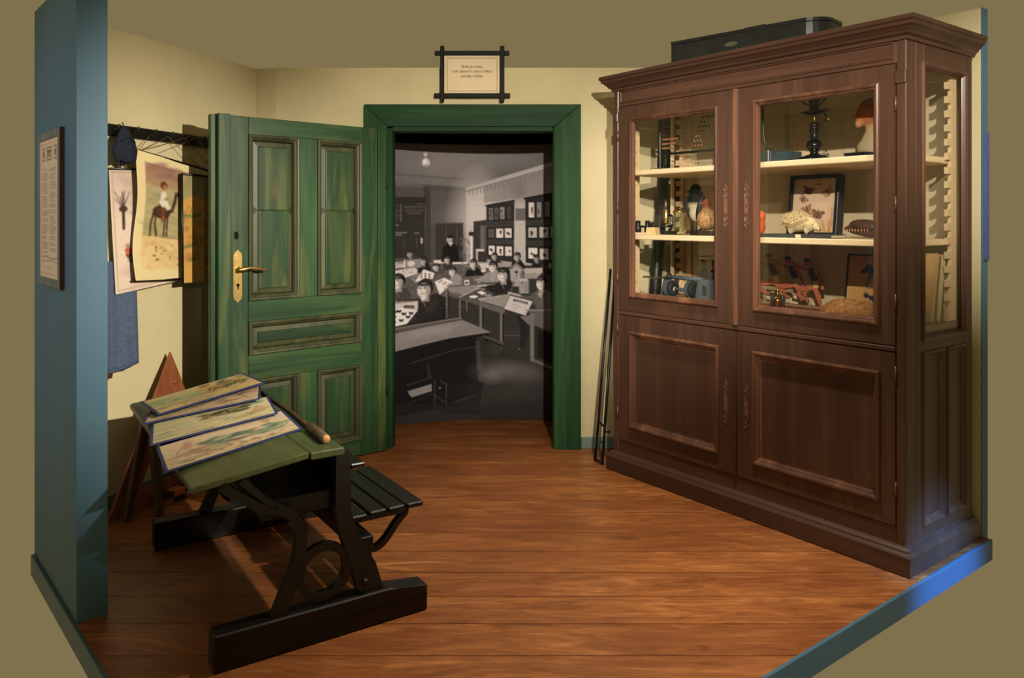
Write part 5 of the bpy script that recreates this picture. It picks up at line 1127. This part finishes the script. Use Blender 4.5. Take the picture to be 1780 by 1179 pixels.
def s_lily(c):
    c.blotch(14, (45, 30, 95, 62), [(104, 132, 108), (124, 146, 118), (70, 90, 78)], 5, 13, .8, .6); c.blotch(16, (75, 40, 120, 80), [(130, 110, 92), (90, 76, 66), (206, 186, 160)], 3, 8, .8, .6); c.blotch(12, (105, 40, 145, 70), [(110, 138, 112), (84, 108, 90)], 5, 11, .8, .5)
    c.ell(124, 22, 6, 9, (170, 146, 120), .8); c.line([(124, 30), (126, 48)], 1.5, (120, 120, 90)); c.ell(28, 30, 6, 18, (176, 120, 104), .6, .1, .8); c.ell(30, 60, 26, 5, (150, 100, 88), .5, -.2, .8); c.blotch(40, (20, 66, 120, 96), [(150, 112, 88), (110, 90, 70)], 2, 5, .6, .5)
def s_wood(c):
    c.rect(60, 18, 122, 44, (116, 108, 76), .8); c.blotch(30, (60, 18, 122, 46), [(82, 76, 52), (140, 124, 86), (70, 66, 50)], 3, 9, .8, .6); c.line([(92, 20), (94, 34), (112, 42)], 3, (66, 52, 40)); c.ell(136, 20, 9, 6, (120, 166, 140), .8); c.line([(150, 60), (120, 74), (132, 40)], 2, (150, 110, 76)); c.poly([(118, 70), (134, 36), (146, 60)], (190, 150, 110), .7); c.ell(72, 40, 6, 6, (206, 146, 110), .7); c.blotch(20, (0, 20, 60, 90), [(180, 176, 136), (210, 196, 156)], 6, 14, .5)
def s_beach(c):
    c.blotch(22, (60, 30, 140, 80), [(70, 70, 68), (110, 96, 84), (150, 110, 86)], 4, 14, .7, .3, -.2); c.line([(60, 70), (148, 30)], 2, (80, 60, 50)); c.line([(110, 30), (140, 90)], 1.4, (130, 90, 70)); c.blotch(10, (100, 20, 148, 60), [(196, 140, 110)], 4, 10, .6)
def s_shore(c):
    c.blotch(26, (0, 20, 90, 60), [(150, 160, 120), (172, 172, 130), (130, 146, 110)], 8, 20, .6, .5, -.2); c.blotch(30, (80, 8, 148, 70), [(60, 78, 58), (84, 96, 62), (140, 100, 64)], 4, 14, .75, .4, -.3); c.blotch(18, (70, 20, 110, 60), [(176, 130, 84)], 6, 12, .7, .5); c.blotch(30, (40, 60, 150, 98), [(206, 176, 110), (180, 150, 100)], 4, 12, .5, .4); 
    for k in range(16): x = random.uniform(80, 145); c.line([(x, random.uniform(40, 70)), (x+8, random.uniform(30, 60))], 1.4, (54, 64, 44), .8)
board('lowest picture board on the desk, showing water lilies, nearest the camera', [(-.107, .206), (.382, .297), (.405, .616), (-.059, .583)], [.010, .010, .010, .010], pond(1, (214, 190, 156), [(206, 184, 148), (196, 176, 150), (216, 186, 152)], s_lily))
board('picture board with a dark wood scene, second from the near edge of the desk', [(-.106, .521), (.363, .539), (.418, .863), (-.033, .890)], [.021, .020, .018, .018], pond(2, (206, 194, 150), [(196, 190, 146), (180, 182, 146), (210, 196, 150)], s_wood))
board('mostly covered picture board under the topmost one on the desk', [(-.089, .826), (.361, .784), (.470, 1.150), (-.021, 1.075)], [.028, .030, .026, .026], pond(3, (206, 180, 146), [(190, 164, 140), (206, 182, 150)], s_beach))
board('topmost picture board at the far end of the desk, showing a green shore', [(-.025, .847), (.447, 1.016), (.425, 1.317), (-.041, 1.180)], [.048, .048, .042, .040], pond(5, (206, 180, 124), [(196, 178, 128), (180, 172, 124), (206, 180, 130)], s_shore))
random.seed(11)
pk = thing('pointer_stick', 'long wooden pointer with a thick brown handle lying on the desk ledge', 'pointer', (-0.932, 2.439, 0.6402), DROT)
tubeobj('handle', [(.396, .092, .0168), (.402, .200, .0168), (.407, .292, .0168)], .0166, plain('brown_leather_grip', rgb(92, 76, 58), .6), pk, 18)
tubeobj('cut_end', [(.3955, .0905, .0168), (.396, .0925, .0168)], .0150, plain('raw_wood_end', rgb(214, 156, 96), .7), pk, 18); tubeobj('rod', [(.407, .290, .0120), (.428, .60, .0072), (.432, 1.28, .0070)], [.0075, .007, .0065], M_brownwood, pk, 8)

# ================================================================== left wall (local x along the wall toward the camera, y into the room)
lw = lambda a_, b_, z_=0.0: (LO.x+LA.x*a_+LB.x*b_, LO.y+LA.y*a_+LB.y*b_, z_)
def wthing(name, label, cat, a_=0.0, b_=0.0, z_=0.0, group=None): return thing(name, label, cat, lw(a_, b_, z_), LROT, group)
rk = wthing('coat_rail', 'black wooden coat rail with pegs high on the left wall', 'coat rail', 0, 0, 0)
boxobj('rail', (.22, 1.33, .001, .022, 1.838, 1.896), M_blackwood, rk, .004)
for k in range(9):
    a_ = .30+k*.118; tubeobj('peg', smooth_path([(a_, .020, 1.870), (a_, .045, 1.866), (a_, .066, 1.874), (a_, .070, 1.892)], 3), .006, M_black, rk, 7)
def chart(name, label, TL, TR, BL, BR, b_, cvs, wave=0.0, nx=100, ny=140, bars=()):
    o = wthing(name, label, 'wall chart', 0, 0, 0, 'school charts on the left wall'); 
    def fn(u, v):
        a_ = (TL[0]*(1-u)+TR[0]*u)*(1-v)+(BL[0]*(1-u)+BR[0]*u)*v; z_ = (TL[1]*(1-u)+TR[1]*u)*(1-v)+(BL[1]*(1-u)+BR[1]*u)*v
        w_ = wave*(1-u)**3
        return a_+w_*np.sin(v*8.5+0.8)*.6, b_+w_*(1.2+np.sin(v*7.0)), z_
    cvs.blur(1); sh = print_sheet('chart_sheet', cvs, nx, ny, fn, M_canvas, o, .004, (0, -1, 0))
    for kind, m_ in bars:
        c_ = {'top': (TL, TR), 'bottom': (BL, BR), 'left': (TL, BL), 'right': (TR, BR)}[kind]
        (p0, p1) = c_; tubeobj(kind+'_bar' if kind in ('top', 'bottom') else 'edge_bar', [(p0[0], b_-.002, p0[1]), (p1[0], b_-.002, p1[1])], .007, m_, o, 6)
    return o
# winter scene
c = Canvas(110, 155, (226, 206, 186)); c.grad(0, 0, 110, 60, (206, 184, 170), (220, 200, 182)); random.seed(21)
c.line([(4, 4), (106, 4), (106, 151), (4, 151), (4, 4)], 1, (150, 120, 104), .8); c.blotch(30, (10, 8, 108, 50), [(190, 166, 154), (206, 186, 170), (176, 156, 150)], 6, 16, .4)
for k in range(10): x = random.uniform(30, 108); c.line([(x, 52), (x, random.uniform(14, 36))], random.uniform(2, 5), (176, 156, 146), .5)
c.blotch(18, (24, 44, 108, 56), [(186, 160, 146)], 5, 10, .5)
c.line([(18, 74), (19, 52)], 4.5, (58, 46, 44)); c.ell(19, 50, 7, 4, (70, 54, 52))
for k in range(11): c.line([(19, 50), (19+random.uniform(-14, 14), 50-random.uniform(12, 24))], 1, (70, 56, 54), .9)
c.line([(40, 62), (50, 58), (58, 64)], 2, (120, 100, 96), .7); c.blotch(12, (30, 60, 100, 70), [(150, 130, 124)], 3, 7, .5)
c.ell(23, 97, 3.5, 3.5, (180, 130, 110)); c.poly([(18, 100), (29, 99), (30, 109), (19, 110)], (190, 92, 66)); c.line([(22, 109), (26, 117), (34, 118)], 3, (60, 56, 66)); c.line([(26, 109), (31, 116)], 3, (60, 56, 66))
c.blotch(10, (8, 120, 60, 150), [(206, 176, 160)], 6, 14, .5)
for k in range(60): x, y_ = random.uniform(8, 104), random.uniform(60, 148); c.line([(x, y_), (x+random.uniform(3, 12), y_+random.uniform(-2, 3))], .9, random.choice([(206, 180, 164), (190, 166, 152), (236, 222, 206)]), .6)
for k in range(14): x = random.uniform(28, 106); c.line([(x, random.uniform(44, 54)), (x+random.uniform(-3, 3), random.uniform(20, 34))], 1.2, (150, 128, 122), .6)
for k in range(5): c.line([(20+k*1.5, 112), (30+k*8, 148)], .8, (206, 176, 158), .6)
ch1 = chart('winter_chart', 'pale wall chart of a child on a snowy slope with a pollard tree', (1.165, 1.672), (.745, 1.690), (1.124, 1.056), (.700, 1.094), .045, c, 0, 90, 130, (('top', M_blackwood), ))
# camel rider
c = Canvas(120, 160, (224, 206, 156)); random.seed(22)
c.grad(12, 12, 108, 60, (150, 112, 96), (176, 154, 112)); c.blotch(14, (14, 12, 106, 26), [(128, 92, 86), (166, 124, 104)], 8, 18, .5, .3); c.grad(12, 40, 108, 104, (172, 158, 118), (166, 156, 110)); c.blotch(40, (12, 34, 108, 104), [(186, 172, 128), (150, 146, 106), (128, 132, 96), (196, 178, 130)], 6, 18, .45, .22, .05)
c.grad(12, 104, 108, 146, (214, 184, 128), (222, 194, 138)); c.blotch(40, (12, 108, 108, 146), [(206, 168, 110), (228, 204, 152), (190, 148, 98)], 4, 12, .4, .35, .2)
xs_ = lambda x: 23+(x-38)*.74
K = (62, 40, 32); E_ = lambda x, y_, rx, ry, col, al=1, rot=0: c.ell(xs_(x), y_, rx*.8, ry, col, al, rot)
def Ln(pts, w, col, al=1): c.line([(xs_(x), y_) for x, y_ in pts], w, col, al)
def Pl(pts, col): c.poly([(xs_(x), y_) for x, y_ in pts], col)
E_(58, 72, 17, 8.5, K); E_(60, 64, 8, 6, K); Ln([(44, 72), (38, 86), (38, 103)], 2.6, K); Ln([(47, 74), (46, 88), (51, 103)], 2.6, K); Ln([(66, 76), (66, 102)], 2.4, K); Ln([(71, 76), (72, 102)], 2.4, K); Ln([(72, 70), (80, 68), (84, 56), (86, 46)], 4.5, K); E_(88, 45, 5, 3, K, 1, .2); Ln([(42, 70), (39, 80)], 1.4, K)
Pl([(56, 46), (64, 44), (69, 56), (76, 66), (66, 70), (58, 66), (52, 60)], (214, 210, 192)); E_(60, 37, 6.5, 5.5, (104, 56, 40)); E_(62, 39, 3, 3, (180, 120, 90)); Pl([(59, 66), (66, 64), (66, 78), (62, 86), (60, 76)], (140, 82, 50)); E_(66, 54, 3.5, 2, (190, 110, 80)); Ln([(58, 104), (108, 105)], 1.6, (92, 76, 54), .6)
for k in range(26): x, y_ = random.uniform(30, 106), random.uniform(108, 144); c.ell(x, y_, random.uniform(.8, 3), random.uniform(.6, 1.6), (96, 70, 48), .8)
c.blotch(30, (0, 0, 120, 160), [(216, 196, 146), (232, 214, 166)], 3, 7, .15)
for k in range(80): x, y_ = random.uniform(14, 106), random.uniform(40, 102); c.line([(x, y_), (x+random.uniform(4, 14), y_+random.uniform(-1.5, 1.5))], .8, random.choice([(140, 140, 104), (196, 180, 136), (120, 120, 88)]), .45)
for k in range(50): x, y_ = random.uniform(14, 106), random.uniform(108, 144); c.line([(x, y_), (x+random.uniform(-5, 5), y_+random.uniform(2, 5))], .8, random.choice([(190, 150, 100), (236, 212, 160), (150, 112, 74)]), .5)
E_(58, 71, 12, 6, (84, 56, 42), .8); Ln([(60, 66), (60, 84)], 2.4, (124, 70, 44)); E_(86, 45, 3, 2, (90, 60, 44))
ch2 = chart('camel_chart', 'cream wall chart of a turbaned rider on a camel with a curled edge', (1.038, 1.776), (.430, 1.690), (1.046, 1.120), (.540, 1.096), .072, c, .012, 100, 140, (('top', M_blackwood), ('bottom', M_blackwood)))
# desert canyon
c = Canvas(110, 160, (196, 150, 84)); random.seed(23)
c.grad(0, 0, 110, 40, (140, 134, 96), (160, 146, 98)); c.poly([(0, 0), (16, 0), (0, 18)], (186, 140, 96), .7); c.poly([(0, 40), (20, 32), (60, 36), (110, 30), (110, 160), (0, 160)], (198, 152, 82))
c.blotch(60, (0, 36, 110, 130), [(214, 170, 98), (176, 126, 66), (150, 110, 62), (206, 158, 92)], 4, 15, .5, .5, .3)
for k in range(70):
    x, y_ = random.uniform(0, 110), random.uniform(44, 120); c.line([(x, y_), (x+random.uniform(-9, 9), y_+random.uniform(2, 12))], random.uniform(.7, 1.8), random.choice([(110, 74, 42), (140, 96, 54), (84, 62, 40)]), .6)
for pts in ([(0, 108), (16, 106), (34, 100)], [(0, 60), (20, 62), (44, 58)], [(16, 126), (30, 124)]): c.line(pts, 4.5, (112, 122, 72), .85)
c.blotch(10, (20, 70, 100, 130), [(70, 62, 44)], 1, 3, .8); c.grad(0, 130, 110, 160, (204, 156, 84), (210, 164, 92), False, .7)
for k in range(120): x, y_ = random.uniform(0, 110), random.uniform(40, 150); c.line([(x, y_), (x+random.uniform(-7, 7), y_+random.uniform(1, 7))], random.uniform(.6, 1.4), random.choice([(120, 80, 44), (226, 184, 112), (92, 66, 40), (160, 112, 60)]), .55)
ch3 = chart('canyon_chart', 'ochre wall chart of a rocky desert canyon partly behind the door', (.752, 1.668), (.405, 1.664), (.744, 1.084), (.395, 1.080), .108, c, 0, 90, 130, (('left', M_blackwood), ('top', M_blackwood)))
random.seed(31)
M_cord = plain('brown_cord', rgb(110, 84, 66), .8)
for par, a0_, z0, a1_, z1, bb in ((ch1, .60, 1.866, 1.12, 1.680, .048), (ch1, .90, 1.864, 1.08, 1.682, .048), (ch2, .66, 1.870, 1.005, 1.775, .074), (ch2, .78, 1.868, 1.000, 1.772, .074), (ch2, .66, 1.866, .46, 1.700, .074), (ch2, .78, 1.866, .58, 1.716, .074), (ch3, .55, 1.866, .42, 1.672, .110), (ch3, .42, 1.866, .62, 1.672, .110)):
    tubeobj('hanging_cord', [(a0_, .040, z0), ((a0_+a1_)*.5, (.040+bb)*.5+.004, (z0+z1)*.5-.004), (a1_, bb, z1)], .0016, M_cord, par, 5)
# dark cap and blue apron
cp = wthing('cloth_hat', 'dark navy cloth hat hanging on the coat rail beside the blue partition', 'hat', 1.115, .085, 1.705)
bm = bmesh.new(); rings = []
for i, (r_, z_) in enumerate([(.006, .178), (.014, .172), (.026, .150), (.040, .120), (.054, .085), (.060, .060), (.056, .030), (.050, .010), (.047, .0), (.040, .004), (.042, .05)]):
    rings.append([bm.verts.new(((r_*(1+.10*math.sin(3*t*2*math.pi/28+i*.4)))*math.cos(t*2*math.pi/28)*1.15-.01*i*.2, r_*.62*(1+.12*math.sin(5*t*2*math.pi/28))*math.sin(t*2*math.pi/28), z_+.006*math.sin(4*t*2*math.pi/28)*(i/9))) for t in range(28)])
for A_, B_ in zip(rings, rings[1:]):
    for k in range(28): bm.faces.new((A_[k], A_[(k+1) % 28], B_[(k+1) % 28], B_[k]))
bm.faces.new(rings[0]); bmobj('crown', bm, M_navy, cp, smooth=True)
tubeobj('seam', smooth_path([(-.058, .0, .08), (-.036, .034, .10), (0, .038, .125), (.04, .030, .10)], 4), .003, M_navy, cp, 6); tubeobj('hanging_loop', [(0, 0, .184), (0, -.01, .196)], .003, M_navy, cp, 5)
ap = wthing('work_apron', 'faded blue denim work apron hanging below the winter chart', 'apron', 1.075, .022, .66)
def cloth(u0, u1, z0f, z1, nx, nz, amp, th):
    bm = bmesh.new(); G = []
    for s_ in (0, 1):
        g_ = []
        for i in range(nz+1):
            v = i/nz; row = []
            for j in range(nx+1):
                u = j/nx; a_ = u0+(u1-u0)*u*(1+.05*v)-(.010*v if u > .5 else 0); z_ = z1*(1-v)+z0f(u)*v
                y_ = amp*math.sin(u*9+v*1.5)*(.4+.6*v)+amp*.5*math.sin(u*23)*v+.012*v
                row.append(bm.verts.new((a_, y_+s_*th, z_)))
            g_.append(row)
        G.append(g_)
    for s_ in (0, 1):
        for i in range(nz):
            for j in range(nx): bm.faces.new((G[s_][i][j], G[s_][i+1][j], G[s_][i+1][j+1], G[s_][i][j+1]))
    rim = [(0, j) for j in range(nx+1)]+[(i, nx) for i in range(1, nz+1)]+[(nz, j) for j in range(nx-1, -1, -1)]+[(i, 0) for i in range(nz-1, 0, -1)]
    for k in range(len(rim)):
        a_, b_ = rim[k], rim[(k+1) % len(rim)]; bm.faces.new((G[0][a_[0]][a_[1]], G[0][b_[0]][b_[1]], G[1][b_[0]][b_[1]], G[1][a_[0]][a_[1]]))
    return bm
bmobj('cloth', cloth(.13, -.085, lambda u: .012+.022*u+.004*math.sin(u*9), .56, 26, 22, .008, .010), M_denim, ap, smooth=True)
tubeobj('hem', [(.12, .020, .020), (.03, .022, .026), (-.085, .022, .040)], .006, M_denim, ap, 6); tubeobj('strap', smooth_path([(.02, 0, .60), (.015, .0, .9), (.01, .02, 1.19)], 3), .006, M_denim, ap, 6)
bm = bmesh.new(); slab(bm, [(.06, -.012), (.125, -.010), (.125, .03), (.05, .03)], (0, .004, 0), (1, 0, 0), (0, 0, 1), (0, 1, 0), .006); tag(bmobj('leather_patch', bm, M_brownwood, ap), 'brown leather strip')

# ------------------------------------------------------------------ drawing tools on the floor by the wall
sq = wthing('set_square', 'large wooden blackboard set square leaning on the left wall behind the desk', 'set square', 0, 0, 0)
ey = Vector((0, -.125, .71)).normalized(); en = Vector((1, 0, 0)).cross(ey)
bm = bmesh.new(); slab(bm, [(.55, .0), (1.30, .0), (.772, .722)], (0, .165, .008), (1, 0, 0), tuple(ey), tuple(-en), .014, [(.672, .095), (1.090, .095), (.782, .505)]); bmesh.ops.bevel(bm, geom=list(bm.edges), offset=.002, segments=1, affect='EDGES')
bmobj('plate', bm, M_redwood, sq)
bm = bmesh.new(); tube(bm, [tuple(Vector((.78, .165, .008))+ey*.56+en*.0), tuple(Vector((.78, .165, .008))+ey*.56+Vector((0, .03, .005)))], .010, 10); bmobj('knob', bm, M_redwood, sq, smooth=True)
cm_ = wthing('blackboard_compass', 'dark wooden blackboard compass standing on the floor behind the desk', 'compass', 0, 0, 0)
def leg4(p0, p1, w0, w1, t_, name, m_):
    p0, p1 = Vector(p0), Vector(p1); d_ = (p1-p0).normalized(); s_ = d_.cross(Vector((0, 1, 0))).normalized(); n_ = d_.cross(s_).normalized(); bm = bmesh.new(); V_ = []
    for p, w in ((p0, w0), (p1, w1)):
        for a_, b_ in ((-1, -1), (1, -1), (1, 1), (-1, 1)): V_.append(bm.verts.new(p+s_*a_*w/2+n_*b_*t_/2))
    bm.faces.new(V_[3::-1]); bm.faces.new(V_[4:])
    for i in range(4): bm.faces.new((V_[i], V_[(i+1) % 4], V_[4+(i+1) % 4], V_[4+i]))
    return bmobj(name, bm, m_, cm_)
leg4((1.02, .125, .425), (1.235, .225, .012), .055, .030, .022, 'leg', M_brownwood); leg4((1.00, .150, .425), (1.14, .330, .012), .060, .036, .022, 'leg', M_brownwood)
tubeobj('hinge_bolt', [(1.01, .10, .42), (1.01, .172, .42)], .012, M_steel, cm_, 10); leg4((1.01, .138, .42), (1.00, .128, .50), .034, .022, .022, 'handle', M_brownwood)
mr_ = wthing('measuring_bar', 'square wooden measuring bar with alternating orange and black blocks at the wall foot', 'measuring stick', 1.03, .215, 0)
mr_.rotation_euler[2] = LROT + R(-3)
for r_ in (0, 1):
    for k in range(6):
        dark_ = (k+r_) % 2 == 1
        boxobj('block', (-.075*(k+1)+.0006, -.075*k-.0006, -.028, .028, .030*r_+.0004, .030*(r_+1)), M_black if dark_ else (M_orangewood if r_ else M_redwood), mr_, .0015)
